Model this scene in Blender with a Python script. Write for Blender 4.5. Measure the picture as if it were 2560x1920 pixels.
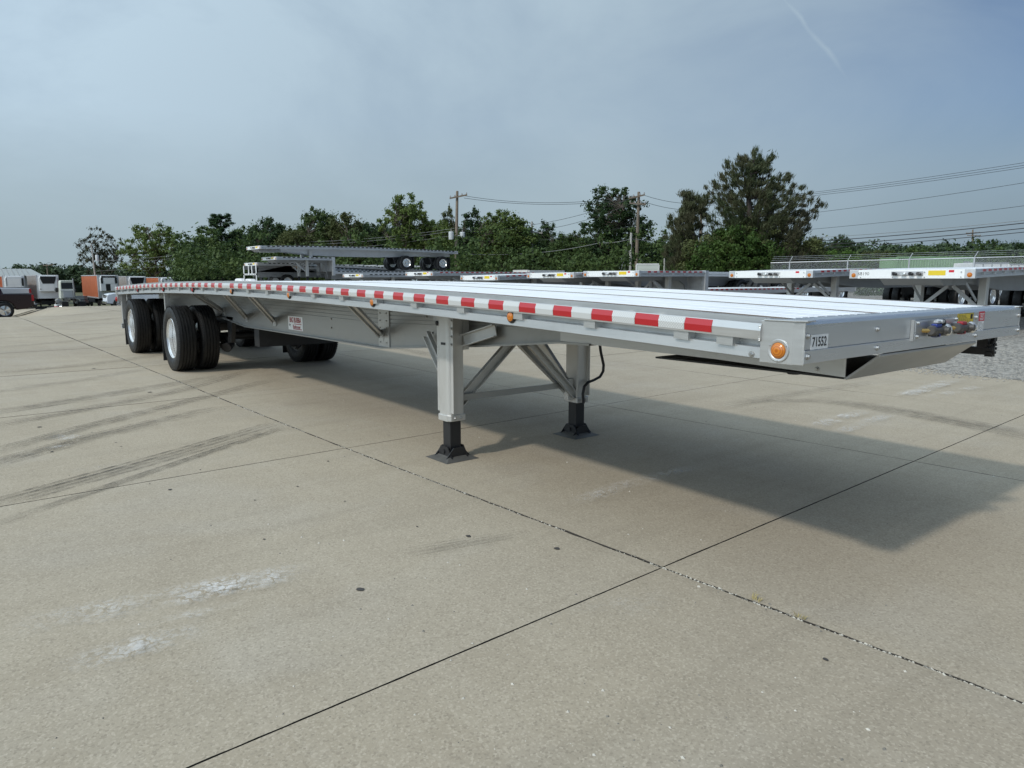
import bpy, bmesh, math, random
import numpy as np
from mathutils import Vector, Matrix, Euler
R_ = math.radians
random.seed(7)
SC = bpy.context.scene
COL = SC.collection
for o in list(bpy.data.objects): bpy.data.objects.remove(o)

# ------------------------------------------------------------------ camera
CAM = np.array((1.511, -3.969, 1.500)); YAW = 2.4711; PITCH = -0.14695; FPX = 1775.0
cam_d = bpy.data.cameras.new('camera'); cam = bpy.data.objects.new('camera', cam_d); COL.objects.link(cam)
cam_d.sensor_width = 36.0; cam_d.lens = 36.0 * FPX / 2560.0; cam_d.clip_start = 0.05; cam_d.clip_end = 3000
cam.location = CAM; cam.rotation_euler = (math.pi / 2 + PITCH, 0, YAW - math.pi / 2)
SC.camera = cam
FW = np.array((math.cos(PITCH) * math.cos(YAW), math.cos(PITCH) * math.sin(YAW), math.sin(PITCH)))
RT = np.array((math.sin(YAW), -math.cos(YAW), 0.0)); UP = np.cross(RT, FW)
def ray(u, v): return FW + RT * ((u - 1280) / FPX) - UP * ((v - 960) / FPX)
def dep(u, v, D): return CAM + D * ray(u, v)
def on_x(u, v, X):
    d = ray(u, v); return CAM + d * ((X - CAM[0]) / d[0])
def on_y(u, v, Y):
    d = ray(u, v); return CAM + d * ((Y - CAM[1]) / d[1])
def on_z(u, v, z=0.0):
    d = ray(u, v); return CAM + d * ((z - CAM[2]) / d[2])

# ------------------------------------------------------------------ sky and sun
SUN = Vector((0.10, -1.12, 1.0)).normalized()
elev = math.asin(SUN.z); azim = math.atan2(SUN.x, SUN.y)      # azimuth measured from +Y towards +X
W = bpy.data.worlds.new('World'); SC.world = W; W.use_nodes = True
nt = W.node_tree; nt.nodes.clear()
def wn(t, **k):
    n = nt.nodes.new(t)
    for a, b in k.items(): setattr(n, a, b)
    return n
def wl(a, b): nt.links.new(a, b)
def wmath(op, a, b=None, clamp=False):
    n = wn('ShaderNodeMath', operation=op, use_clamp=clamp)
    for i, x in enumerate((a, b)):
        if x is None: continue
        if isinstance(x, (int, float)): n.inputs[i].default_value = x
        else: wl(x, n.inputs[i])
    return n.outputs[0]
sky = wn('ShaderNodeTexSky', sky_type='NISHITA', sun_disc=False, sun_elevation=elev, sun_rotation=azim)
sky.air_density = 1.0; sky.dust_density = 4.0; sky.ozone_density = 3.0; sky.altitude = 200
geo = wn('ShaderNodeTexCoord')
mp = wn('ShaderNodeMapping'); mp.inputs['Scale'].default_value = (1.0, 1.6, 3.2); mp.inputs['Rotation'].default_value = (0.2, 0.35, 0.5)
wl(geo.outputs['Generated'], mp.inputs['Vector'])
n1 = wn('ShaderNodeTexNoise'); n1.inputs['Scale'].default_value = 1.35; n1.inputs['Detail'].default_value = 9; n1.inputs['Roughness'].default_value = 0.56
n1.inputs['Distortion'].default_value = 0.5
wl(mp.outputs[0], n1.inputs['Vector'])
cl = wn('ShaderNodeMapRange'); cl.inputs['From Min'].default_value = 0.40; cl.inputs['From Max'].default_value = 0.66
cl.inputs['To Min'].default_value = 0.42; cl.inputs['To Max'].default_value = 0.94
wl(n1.outputs['Fac'], cl.inputs['Value'])
# contrail: a thin great-circle band with soft ends
pa = Vector(ray(1915, -60)).normalized(); pb = Vector(ray(2135, 215)).normalized()
cn = pa.cross(pb).normalized(); cm = (pa + pb).normalized(); chalf = cm.dot(pa)
def wdot(v):
    n = wn('ShaderNodeVectorMath', operation='DOT_PRODUCT'); wl(geo.outputs['Generated'], n.inputs[0]); n.inputs[1].default_value = v; return n.outputs['Value']
nw = wn('ShaderNodeTexNoise'); nw.inputs['Scale'].default_value = 22; nw.inputs['Detail'].default_value = 5; wl(geo.outputs['Generated'], nw.inputs['Vector'])
off = wmath('MULTIPLY', wmath('SUBTRACT', nw.outputs['Fac'], 0.5), 0.010)
dist = wmath('ABSOLUTE', wmath('ADD', wdot(cn), off))
band = wmath('SUBTRACT', 1.0, wmath('DIVIDE', dist, 0.0055), True)
along = wn('ShaderNodeMapRange'); along.inputs['From Min'].default_value = chalf - 0.0008; along.inputs['From Max'].default_value = chalf + 0.0045
wl(wdot(cm), along.inputs['Value'])
trail = wmath('MULTIPLY', wmath('MULTIPLY', band, along.outputs[0]), wmath('MULTIPLY', nw.outputs['Fac'], 0.75))
def wrange(v, a, b, c, d):
    n = wn('ShaderNodeMapRange', clamp=True); wl(v, n.inputs['Value'])
    for k, x in zip(('From Min', 'From Max', 'To Min', 'To Max'), (a, b, c, d)): n.inputs[k].default_value = x
    return n.outputs[0]
def wmix(f, a, b):
    n = wn('ShaderNodeMix', data_type='RGBA'); wl(f, n.inputs['Factor'])
    for sck, x in ((n.inputs[6], a), (n.inputs[7], b)):
        if isinstance(x, tuple): sck.default_value = (*x, 1)
        else: wl(x, sck)
    return n.outputs[2]
bank = wrange(wdot((-0.77, -0.64, 0.05)), -0.46, 0.06, 0.0, 0.88)          # the cloud bank thins out towards +X/+Y
cloud = wmath('ADD', bank, wmath('MULTIPLY', wmath('SUBTRACT', cl.outputs[0], 0.66), 0.75), True)
fac = wmath('MAXIMUM', cloud, wmath('ADD', trail, wmath('MULTIPLY', cloud, 0.8)), True)
aur = wmath('POWER', wmath('MULTIPLY', wmath('ADD', wdot(tuple(SUN)), 1.0), 0.5), 3.0)      # haze glow round the sun, added out of view to lift the shadow fill
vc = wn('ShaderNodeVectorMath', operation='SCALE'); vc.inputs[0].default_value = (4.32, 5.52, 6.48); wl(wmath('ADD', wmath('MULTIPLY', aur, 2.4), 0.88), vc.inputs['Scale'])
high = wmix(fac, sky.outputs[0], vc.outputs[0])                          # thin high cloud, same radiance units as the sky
sepd = wn('ShaderNodeSeparateXYZ'); wl(geo.outputs['Generated'], sepd.inputs[0])
hz = wrange(sepd.outputs['Z'], 0.015, 0.20, 0.92, 0.0)
hcol = wmix(bank, (2.35, 3.25, 4.15), (3.75, 4.72, 5.10))
col = wmix(hz, high, hcol)
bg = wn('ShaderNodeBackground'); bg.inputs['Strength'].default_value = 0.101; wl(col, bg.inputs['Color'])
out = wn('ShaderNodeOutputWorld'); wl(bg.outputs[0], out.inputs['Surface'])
sun_d = bpy.data.lights.new('sun', 'SUN'); sun_d.energy = 1.85; sun_d.angle = R_(3.0); sun_d.color = (1.0, 0.945, 0.855)
sun = bpy.data.objects.new('sun', sun_d); COL.objects.link(sun)
sun.rotation_euler = SUN.to_track_quat('Z', 'Y').to_euler()
SC.view_settings.view_transform = 'Standard'; SC.view_settings.look = 'None'
SC.view_settings.exposure = 0.0; SC.view_settings.gamma = 1.0; SC.view_settings.use_curve_mapping = False

# ------------------------------------------------------------------ materials
MATS = {}
class NT:
    def __init__(s, name):
        s.m = bpy.data.materials.new(name); s.m.use_nodes = True; s.t = s.m.node_tree
        s.b = s.t.nodes['Principled BSDF']; s.o = s.t.nodes['Material Output']
    def n(s, t, **k):
        n = s.t.nodes.new(t)
        for a, b in k.items(): setattr(n, a, b)
        return n
    def l(s, a, b): s.t.links.new(a, b)
    def val(s, x, sock):
        if isinstance(x, (int, float)): sock.default_value = x
        elif isinstance(x, tuple): sock.default_value = x if len(x) == len(sock.default_value) else (*x, 1)
        else: s.l(x, sock)
    def math(s, op, a, b=0.0, clamp=False):
        n = s.n('ShaderNodeMath', operation=op, use_clamp=clamp); s.val(a, n.inputs[0]); s.val(b, n.inputs[1]); return n.outputs[0]
    def coord(s, kind='Object'): return s.n('ShaderNodeTexCoord').outputs[kind]
    def pos(s): return s.n('ShaderNodeNewGeometry').outputs['Position']
    def map(s, v, scale=(1, 1, 1), rot=(0, 0, 0), loc=(0, 0, 0)):
        n = s.n('ShaderNodeMapping'); s.l(v, n.inputs['Vector']); n.inputs['Scale'].default_value = scale; n.inputs['Rotation'].default_value = rot; n.inputs['Location'].default_value = loc
        return n.outputs[0]
    def noise(s, v, scale, detail=4, rough=0.55, dist=0.0):
        n = s.n('ShaderNodeTexNoise'); s.l(v, n.inputs['Vector']); n.inputs['Scale'].default_value = scale; n.inputs['Detail'].default_value = detail
        n.inputs['Roughness'].default_value = rough; n.inputs['Distortion'].default_value = dist; return n.outputs['Fac']
    def rng(s, v, a, b, c=0.0, d=1.0):
        n = s.n('ShaderNodeMapRange'); s.val(v, n.inputs['Value']); n.inputs['From Min'].default_value = a; n.inputs['From Max'].default_value = b
        n.inputs['To Min'].default_value = c; n.inputs['To Max'].default_value = d; return n.outputs[0]
    def mix(s, f, a, b, mode='MIX'):
        n = s.n('ShaderNodeMix', data_type='RGBA', blend_type=mode); s.val(f, n.inputs['Factor']); s.val(a, n.inputs[6]); s.val(b, n.inputs[7]); return n.outputs[2]
    def bump(s, h, strength=0.3, distance=0.01):
        n = s.n('ShaderNodeBump'); s.l(h, n.inputs['Height']); n.inputs['Strength'].default_value = strength; n.inputs['Distance'].default_value = distance
        s.l(n.outputs[0], s.b.inputs['Normal'])
    def set(s, **k):
        for a, x in k.items(): s.val(x, s.b.inputs[a.replace('_', ' ')])
        return s

def simple(name, col, rough=0.5, metal=0.0, var=0.12, scale=6.0, bump=0.0, bscale=60.0, spec=None, rvar=0.0):
    n = NT(name); c = n.coord()
    f = n.noise(c, scale, 5)
    lo = tuple(x * (1 - var) for x in col); hi = tuple(min(1, x * (1 + var)) for x in col)
    n.set(Base_Color=n.mix(f, lo, hi), Metallic=metal)
    if rvar: n.set(Roughness=n.rng(n.noise(c, scale * 2.3, 4), 0.3, 0.7, rough - rvar, rough + rvar))
    else: n.set(Roughness=rough)
    if spec is not None: n.set(Specular_IOR_Level=spec)
    if bump: n.bump(n.noise(c, bscale, 3), bump, 0.004)
    MATS[name] = n.m; return n.m

def alu(name, col, metal, rough, streak=(1, 30, 30), var=0.1, dirt=0.0):
    n = NT(name); c = n.coord()
    f = n.noise(n.map(c, streak), 2.2, 3, 0.62); g = n.noise(c, 1.7, 2, 0.6)
    base = n.mix(f, tuple(x * (1 - var) for x in col), tuple(min(1, x * (1 + var * .6)) for x in col))
    if dirt:
        d = n.math('MULTIPLY', n.rng(n.noise(c, 3.1, 4, 0.7), 0.52, 0.74), dirt)
        base = n.mix(d, base, (0.16, 0.145, 0.12))
    n.set(Base_Color=base, Metallic=metal, Roughness=n.rng(n.math('ADD', n.math('MULTIPLY', f, .6), n.math('MULTIPLY', g, .4)), 0.3, 0.7, rough * .75, rough * 1.25))
    n.bump(n.noise(n.map(c, streak), 9, 3), 0.04, 0.004)
    MATS[name] = n.m; return n.m

alu('deck_alu', (0.95, 0.955, 0.96), 0.15, 0.36, (0.6, 26, 26), 0.07, 0.10)
alu('rail_alu', (0.56, 0.56, 0.55), 0.68, 0.36, (0.8, 8, 22), 0.10, 0.16)
alu('front_alu', (0.60, 0.62, 0.645), 0.75, 0.30, (8, 0.8, 14), 0.07, 0.06)
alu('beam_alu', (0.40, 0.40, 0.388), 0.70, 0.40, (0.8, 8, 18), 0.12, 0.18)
alu('leg_alu', (0.60, 0.593, 0.57), 0.55, 0.42, (14, 14, 0.8), 0.08, 0.2)
alu('panel_alu', (0.88, 0.88, 0.87), 0.25, 0.4, (8, 0.8, 8), 0.06, 0.05)
alu('grey_alu', (0.60, 0.61, 0.62), 0.55, 0.42, (6, 1, 6), 0.1, 0.15)
alu('plate_alu', (0.40, 0.405, 0.405), 0.65, 0.38, (6, 1, 6), 0.1, 0.15)
alu('dark_alu', (0.34, 0.35, 0.36), 0.45, 0.5, (6, 1, 6), 0.12, 0.2)
alu('groove_alu', (0.26, 0.28, 0.31), 0.8, 0.3, (0.6, 26, 26), 0.08)
alu('polished', (0.80, 0.80, 0.79), 0.75, 0.22, (3, 3, 3), 0.05, 0.05)
alu('bolt_steel', (0.50, 0.50, 0.49), 0.9, 0.3, (5, 5, 5), 0.1, 0.1)
alu('galv', (0.50, 0.51, 0.52), 0.6, 0.45, (4, 4, 4), 0.1, 0.1)
simple('black_steel', (0.016, 0.016, 0.017), 0.5, 0.0, 0.3, 9, 0.1)
simple('foot_steel', (0.12, 0.118, 0.11), 0.55, 0.3, 0.4, 14, 0.15)
simple('rubber_flap', (0.014, 0.014, 0.015), 0.7, 0, 0.3, 5)
simple('wood_strip', (0.155, 0.118, 0.09), 0.8, 0, 0.35, 12, 0.3, 40)
simple('white_paint', (0.78, 0.78, 0.77), 0.35, 0, 0.05, 3)
simple('reefer_white', (0.72, 0.73, 0.73), 0.4, 0, 0.08, 0.8)
simple('reefer_dirty', (0.40, 0.39, 0.37), 0.55, 0.2, 0.22, 1.2)
simple('orange_paint', (0.48, 0.15, 0.065), 0.5, 0, 0.22, 0.9)
simple('green_paint', (0.20, 0.33, 0.17), 0.55, 0, 0.15, 0.7)
simple('black_plastic', (0.012, 0.012, 0.013), 0.4, 0, 0.2, 6)
simple('gladhand_grey', (0.10, 0.095, 0.09), 0.5, 0.4, 0.2, 30, 0.1)
simple('brass', (0.48, 0.33, 0.12), 0.35, 0.9, 0.15, 30)
simple('blue_seal', (0.012, 0.03, 0.20), 0.4, 0, 0.1, 20)
simple('red_seal', (0.30, 0.01, 0.02), 0.4, 0, 0.1, 20)
simple('sticker_white', (0.80, 0.80, 0.79), 0.45, 0, 0.03, 8)
simple('sticker_yellow', (0.72, 0.53, 0.03), 0.45, 0, 0.06, 8)
simple('sticker_red', (0.55, 0.02, 0.04), 0.45, 0, 0.06, 8)
simple('ink', (0.012, 0.012, 0.014), 0.5, 0, 0.1, 8)
simple('ink_red', (0.30, 0.012, 0.018), 0.5, 0, 0.1, 8)
simple('ink_grey', (0.22, 0.22, 0.22), 0.5, 0, 0.1, 8)
simple('weld', (0.55, 0.55, 0.54), 0.35, 0.9, 0.2, 60, 0.2, 90)
simple('maroon_paint', (0.022, 0.012, 0.014), 0.22, 0.25, 0.08, 2)
simple('silver_paint', (0.62, 0.63, 0.65), 0.25, 0.3, 0.05, 2)
simple('white_car', (0.66, 0.70, 0.75), 0.22, 0.05, 0.04, 2)
simple('dark_glass', (0.02, 0.024, 0.028), 0.08, 0, 0.2, 2)
simple('tail_red', (0.32, 0.008, 0.012), 0.2, 0, 0.1, 20)
simple('chrome', (0.75, 0.75, 0.76), 0.12, 1.0, 0.05, 5)
simple('roof_metal', (0.36, 0.37, 0.35), 0.5, 0.4, 0.12, 0.6)
simple('wall_metal', (0.30, 0.30, 0.29), 0.6, 0.2, 0.12, 0.6)
simple('pole_wood', (0.17, 0.135, 0.10), 0.85, 0, 0.3, 3, 0.3, 30)
simple('pole_grey', (0.33, 0.32, 0.29), 0.8, 0, 0.2, 3, 0.2, 30)
simple('insulator', (0.30, 0.28, 0.27), 0.3, 0, 0.1, 8)
simple('transformer_grey', (0.52, 0.54, 0.54), 0.4, 0, 0.08, 3)
simple('wire_black', (0.03, 0.03, 0.032), 0.6, 0, 0.1, 3)
simple('wire_grey', (0.24, 0.24, 0.23), 0.6, 0.3, 0.1, 3)
simple('bark', (0.085, 0.068, 0.052), 0.9, 0, 0.35, 4, 0.4, 14)
simple('bark_dark', (0.045, 0.036, 0.03), 0.9, 0, 0.35, 4, 0.4, 14)
simple('cream_panel', (0.50, 0.52, 0.46), 0.5, 0, 0.06, 2)
simple('far_building', (0.62, 0.61, 0.58), 0.7, 0, 0.08, 0.3)
simple('pebble', (0.20, 0.185, 0.155), 0.85, 0, 0.45, 25)
simple('stone_light', (0.52, 0.49, 0.42), 0.85, 0, 0.35, 40)
simple('spot_black', (0.06, 0.055, 0.05), 0.8, 0, 0.4, 25)
simple('dry_grass', (0.33, 0.27, 0.12), 0.8, 0, 0.3, 30)
simple('gravel_stone', (0.30, 0.28, 0.245), 0.85, 0, 0.45, 30)
simple('concrete_edge', (0.20, 0.18, 0.15), 0.95, 0, 0.4, 20)

def tape_mat(name, col, pat):
    n = NT(name); c = n.coord()
    v = n.n('ShaderNodeTexVoronoi'); n.l(n.map(c, (95, 1, 95), (0, R_(45), 0)), v.inputs['Vector']); v.inputs['Scale'].default_value = 1.0; v.inputs['Randomness'].default_value = 0.0
    f = n.rng(v.outputs['Distance'], 0.3, 0.62)
    n.set(Base_Color=n.mix(n.math('MULTIPLY', f, pat), col, tuple(x * 0.55 for x in col)), Roughness=0.28, Coat_Weight=0.35)
    MATS[name] = n.m
tape_mat('tape_white', (0.60, 0.61, 0.60), 0.6); tape_mat('tape_red', (0.42, 0.010, 0.016), 0.22)

n = NT('amber_lens'); c = n.coord()
wv = n.n('ShaderNodeTexWave', wave_type='RINGS', rings_direction='SPHERICAL'); n.l(c, wv.inputs['Vector']); wv.inputs['Scale'].default_value = 55
n.set(Base_Color=n.mix(wv.outputs['Fac'], (0.42, 0.11, 0.006), (0.60, 0.20, 0.014)), Roughness=0.15, Coat_Weight=0.6); n.bump(wv.outputs['Fac'], 0.25, 0.003); MATS['amber_lens'] = n.m

n = NT('tyre_rubber'); c = n.coord()
n.set(Base_Color=n.mix(n.noise(c, 9, 6, .65), (0.004, 0.004, 0.0042), (0.011, 0.0108, 0.0106)), Roughness=n.rng(n.noise(c, 22, 4), .35, .65, .42, .68), Specular_IOR_Level=0.45)
n.bump(n.noise(c, 140, 2), 0.15, 0.003); MATS['tyre_rubber'] = n.m

def leaf_mat(name, c1, c2, c3, trans=0.25):
    n = NT(name); g = n.n('ShaderNodeNewGeometry'); oi = n.n('ShaderNodeObjectInfo'); c = n.coord()
    col = n.mix(g.outputs['Random Per Island'], c1, c2)
    col = n.mix(n.rng(n.noise(c, 0.55, 4), 0.42, 0.68), col, c3)
    col = n.mix(n.math('MULTIPLY', oi.outputs['Random'], 0.35), col, tuple(x * 0.62 for x in c1))
    n.set(Base_Color=col, Roughness=0.62, Specular_IOR_Level=0.25)
    tr = n.n('ShaderNodeBsdfTranslucent'); n.l(col, tr.inputs['Color'])
    mx = n.n('ShaderNodeMixShader'); mx.inputs[0].default_value = trans; n.l(n.b.outputs[0], mx.inputs[1]); n.l(tr.outputs[0], mx.inputs[2]); n.l(mx.outputs[0], n.o.inputs['Surface'])
    MATS[name] = n.m
leaf_mat('leaf_mid', (0.047, 0.082, 0.024), (0.081, 0.127, 0.036), (0.099, 0.140, 0.036))
leaf_mat('leaf_dark', (0.026, 0.053, 0.020), (0.048, 0.084, 0.028), (0.058, 0.093, 0.031))
leaf_mat('leaf_light', (0.086, 0.133, 0.033), (0.133, 0.183, 0.048), (0.151, 0.190, 0.048))
leaf_mat('leaf_olive', (0.064, 0.082, 0.028), (0.102, 0.123, 0.040), (0.116, 0.129, 0.043))
leaf_mat('leaf_brown', (0.060, 0.059, 0.033), (0.099, 0.095, 0.050), (0.072, 0.093, 0.038))
leaf_mat('leaf_cedar', (0.042, 0.063, 0.026), (0.077, 0.093, 0.040), (0.090, 0.084, 0.045))
leaf_mat('leaf_pine', (0.023, 0.052, 0.022), (0.047, 0.087, 0.033), (0.053, 0.098, 0.031))
leaf_mat('leaf_vine', (0.035, 0.071, 0.014), (0.058, 0.109, 0.021), (0.071, 0.114, 0.022))
leaf_mat('leaf_bright', (0.081, 0.161, 0.026), (0.127, 0.217, 0.040), (0.139, 0.217, 0.042))
leaf_mat('leaf_far', (0.039, 0.066, 0.033), (0.063, 0.095, 0.045), (0.069, 0.103, 0.045), 0.1)

def concrete():
    n = NT('concrete'); p = n.pos(); oi = n.n('ShaderNodeObjectInfo')
    big = n.noise(p, 0.33, 3, 0.55); med = n.noise(p, 2.1, 5, 0.66); fine = n.noise(p, 85, 2, 0.7)
    col = n.mix(big, (0.383, 0.326, 0.241), (0.465, 0.403, 0.307))
    col = n.mix(n.math('MULTIPLY', oi.outputs['Random'], 0.50), col, (0.366, 0.304, 0.218))
    col = n.mix(n.math('MULTIPLY', n.rng(med, 0.40, 0.72), 0.40), col, (0.315, 0.262, 0.191))
    wear = n.noise(p, 0.17, 3, 0.6, 0.4)
    col = n.mix(n.math('MULTIPLY', n.rng(wear, 0.46, 0.66), 0.55), col, (0.285, 0.242, 0.187))
    mot = n.noise(p, 0.9, 3, 0.6, 0.6)
    col = n.mix(n.math('MULTIPLY', n.rng(mot, 0.52, 0.72), 0.30), col, (0.419, 0.381, 0.324))
    # broom and traffic streaks running across the lanes
    st = n.noise(n.map(p, (0.9, 0.09, 1), (0, 0, R_(16))), 3.2, 4, 0.68, 0.25)
    col = n.mix(n.math('MULTIPLY', n.rng(st, 0.50, 0.70), 0.26), col, (0.219, 0.184, 0.133))
    st2 = n.noise(n.map(p, (0.10, 1.1, 1), (0, 0, R_(-8))), 3.0, 4, 0.65, 0.3)
    col = n.mix(n.math('MULTIPLY', n.rng(st2, 0.53, 0.74), 0.20), col, (0.528, 0.462, 0.368))
    # exposed aggregate: pale and dark grains
    v = n.n('ShaderNodeTexVoronoi'); n.l(p, v.inputs['Vector']); v.inputs['Scale'].default_value = 120
    sep = n.n('ShaderNodeSeparateColor'); n.l(v.outputs['Color'], sep.inputs[0])
    col = n.mix(n.math('MULTIPLY', n.rng(sep.outputs[0], 0.62, 0.95), 0.30), col, (0.644, 0.564, 0.442))
    col = n.mix(n.math('MULTIPLY', n.rng(sep.outputs[1], 0.72, 0.97), 0.40), col, (0.176, 0.147, 0.110))
    v2 = n.n('ShaderNodeTexVoronoi'); n.l(p, v2.inputs['Vector']); v2.inputs['Scale'].default_value = 15
    pit = n.math('LESS_THAN', n.math('ADD', v2.outputs['Distance'], n.math('MULTIPLY', fine, .12)), 0.10)
    s2 = n.n('ShaderNodeSeparateColor'); n.l(v2.outputs['Color'], s2.inputs[0])
    col = n.mix(n.math('MULTIPLY', pit, n.rng(s2.outputs[0], 0.6, 0.95, 0, .8)), col, (0.658, 0.585, 0.466))
    col = n.mix(n.math('MULTIPLY', n.rng(fine, 0.35, 0.75), 0.30), col, (0.293, 0.248, 0.183))
    n.set(Base_Color=col, Roughness=n.rng(med, .3, .7, .80, .95), Specular_IOR_Level=0.3)
    h = n.math('ADD', n.math('MULTIPLY', fine, 0.7), n.math('MULTIPLY', med, 0.5)); n.bump(h, 0.26, 0.005)
    MATS['concrete'] = n.m
concrete()

def gravel():
    n = NT('gravel'); p = n.pos()
    v = n.n('ShaderNodeTexVoronoi'); n.l(p, v.inputs['Vector']); v.inputs['Scale'].default_value = 17
    s = n.n('ShaderNodeSeparateColor'); n.l(v.outputs['Color'], s.inputs[0])
    col = n.mix(s.outputs[0], (0.15, 0.14, 0.122), (0.37, 0.345, 0.305))
    col = n.mix(n.math('MULTIPLY', n.rng(n.noise(p, 0.6, 5, .6), .45, .7), .5), col, (0.29, 0.275, 0.24))
    n.set(Base_Color=col, Roughness=0.9); n.bump(n.math('MULTIPLY', v.outputs['Distance'], -1.0), 0.9, 0.03); MATS['gravel'] = n.m
    n = NT('earth'); p = n.pos()
    col = n.mix(n.noise(p, 0.09, 6, .65), (0.055, 0.066, 0.026), (0.15, 0.125, 0.075))
    col = n.mix(n.math('MULTIPLY', n.noise(p, 3.3, 5), .5), col, (0.07, 0.085, 0.03))
    n.set(Base_Color=col, Roughness=0.95); n.bump(n.noise(p, 9, 5), 0.6, 0.08); MATS['earth'] = n.m
    n = NT('joint_fill'); p = n.pos()
    n.set(Base_Color=n.mix(n.noise(p, 14, 5), (0.022, 0.020, 0.017), (0.07, 0.062, 0.05)), Roughness=0.95); MATS['joint_fill'] = n.m
gravel()

def decal(name, col, dens, kind):
    n = NT(name); uv = n.n('ShaderNodeUVMap').outputs[0]; p = n.pos()
    sx = n.n('ShaderNodeSeparateXYZ'); n.l(uv, sx.inputs[0]); u, v = sx.outputs[0], sx.outputs[1]     # u along (m), v across 0..1
    ew = 0.16 if kind != 'chalk' else 0.34
    edge = n.math('MULTIPLY', n.rng(n.math('ADD', v, n.math('MULTIPLY', n.math('SUBTRACT', n.noise(p, 4.0, 3), .5), .5)), 0.0, ew), n.rng(v, 1.0, 1 - ew))
    rough = n.rng(n.noise(p, 7, 7, .7), 0.36, 0.66)
    if kind == 'dark':                       # tyre rubber laid down in ribs along the track
        ribs = n.rng(n.noise(n.map(uv, (0.10, 11, 1)), 1.6, 3, .7), 0.44, 0.58)
        a = n.math('MULTIPLY', n.math('MULTIPLY', edge, ribs), n.rng(rough, 0, 1, .25, 1))
    elif kind == 'line': a = n.math('MULTIPLY', edge, n.rng(n.noise(p, 5, 4, .7), 0.34, 0.62))
    else:                                    # chalky dust printed by a lugged tyre
        br = n.n('ShaderNodeTexBrick'); nz = n.n('ShaderNodeTexNoise'); n.l(p, nz.inputs['Vector']); nz.inputs['Scale'].default_value = 9; nz.inputs['Detail'].default_value = 3
        va = n.n('ShaderNodeVectorMath', operation='MULTIPLY_ADD'); n.l(nz.outputs['Color'], va.inputs[0]); va.inputs[1].default_value = (.22, .75, 0); n.l(uv, va.inputs[2])
        n.l(n.map(va.outputs[0], (7.5, 2.4, 1), (0, 0, R_(18))), br.inputs['Vector']); br.inputs['Scale'].default_value = 1.0
        br.inputs['Mortar Size'].default_value = 0.06; br.inputs['Mortar Smooth'].default_value = 0.6; br.inputs['Brick Width'].default_value = 0.9; br.inputs['Row Height'].default_value = 0.55
        a = n.math('MULTIPLY', n.math('MULTIPLY', edge, n.math('SUBTRACT', 1.0, br.outputs['Fac'])), n.math('MULTIPLY', n.rng(n.noise(p, 2.2, 4, .6), 0.36, 0.62), n.rng(n.noise(p, 26, 4, .75), 0.36, 0.60)))
    at = n.n('ShaderNodeAttribute', attribute_name='fade')
    a = n.math('MULTIPLY', n.math('MULTIPLY', a, at.outputs['Fac']), dens)
    n.set(Base_Color=col, Roughness=0.9, Alpha=a); MATS[name] = n.m
decal('tyre_line', (0.050, 0.045, 0.038), 0.85, 'line'); decal('tyre_dark', (0.055, 0.050, 0.042), 0.80, 'dark'); decal('chalk', (0.74, 0.73, 0.71), 0.95, 'chalk')

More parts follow.
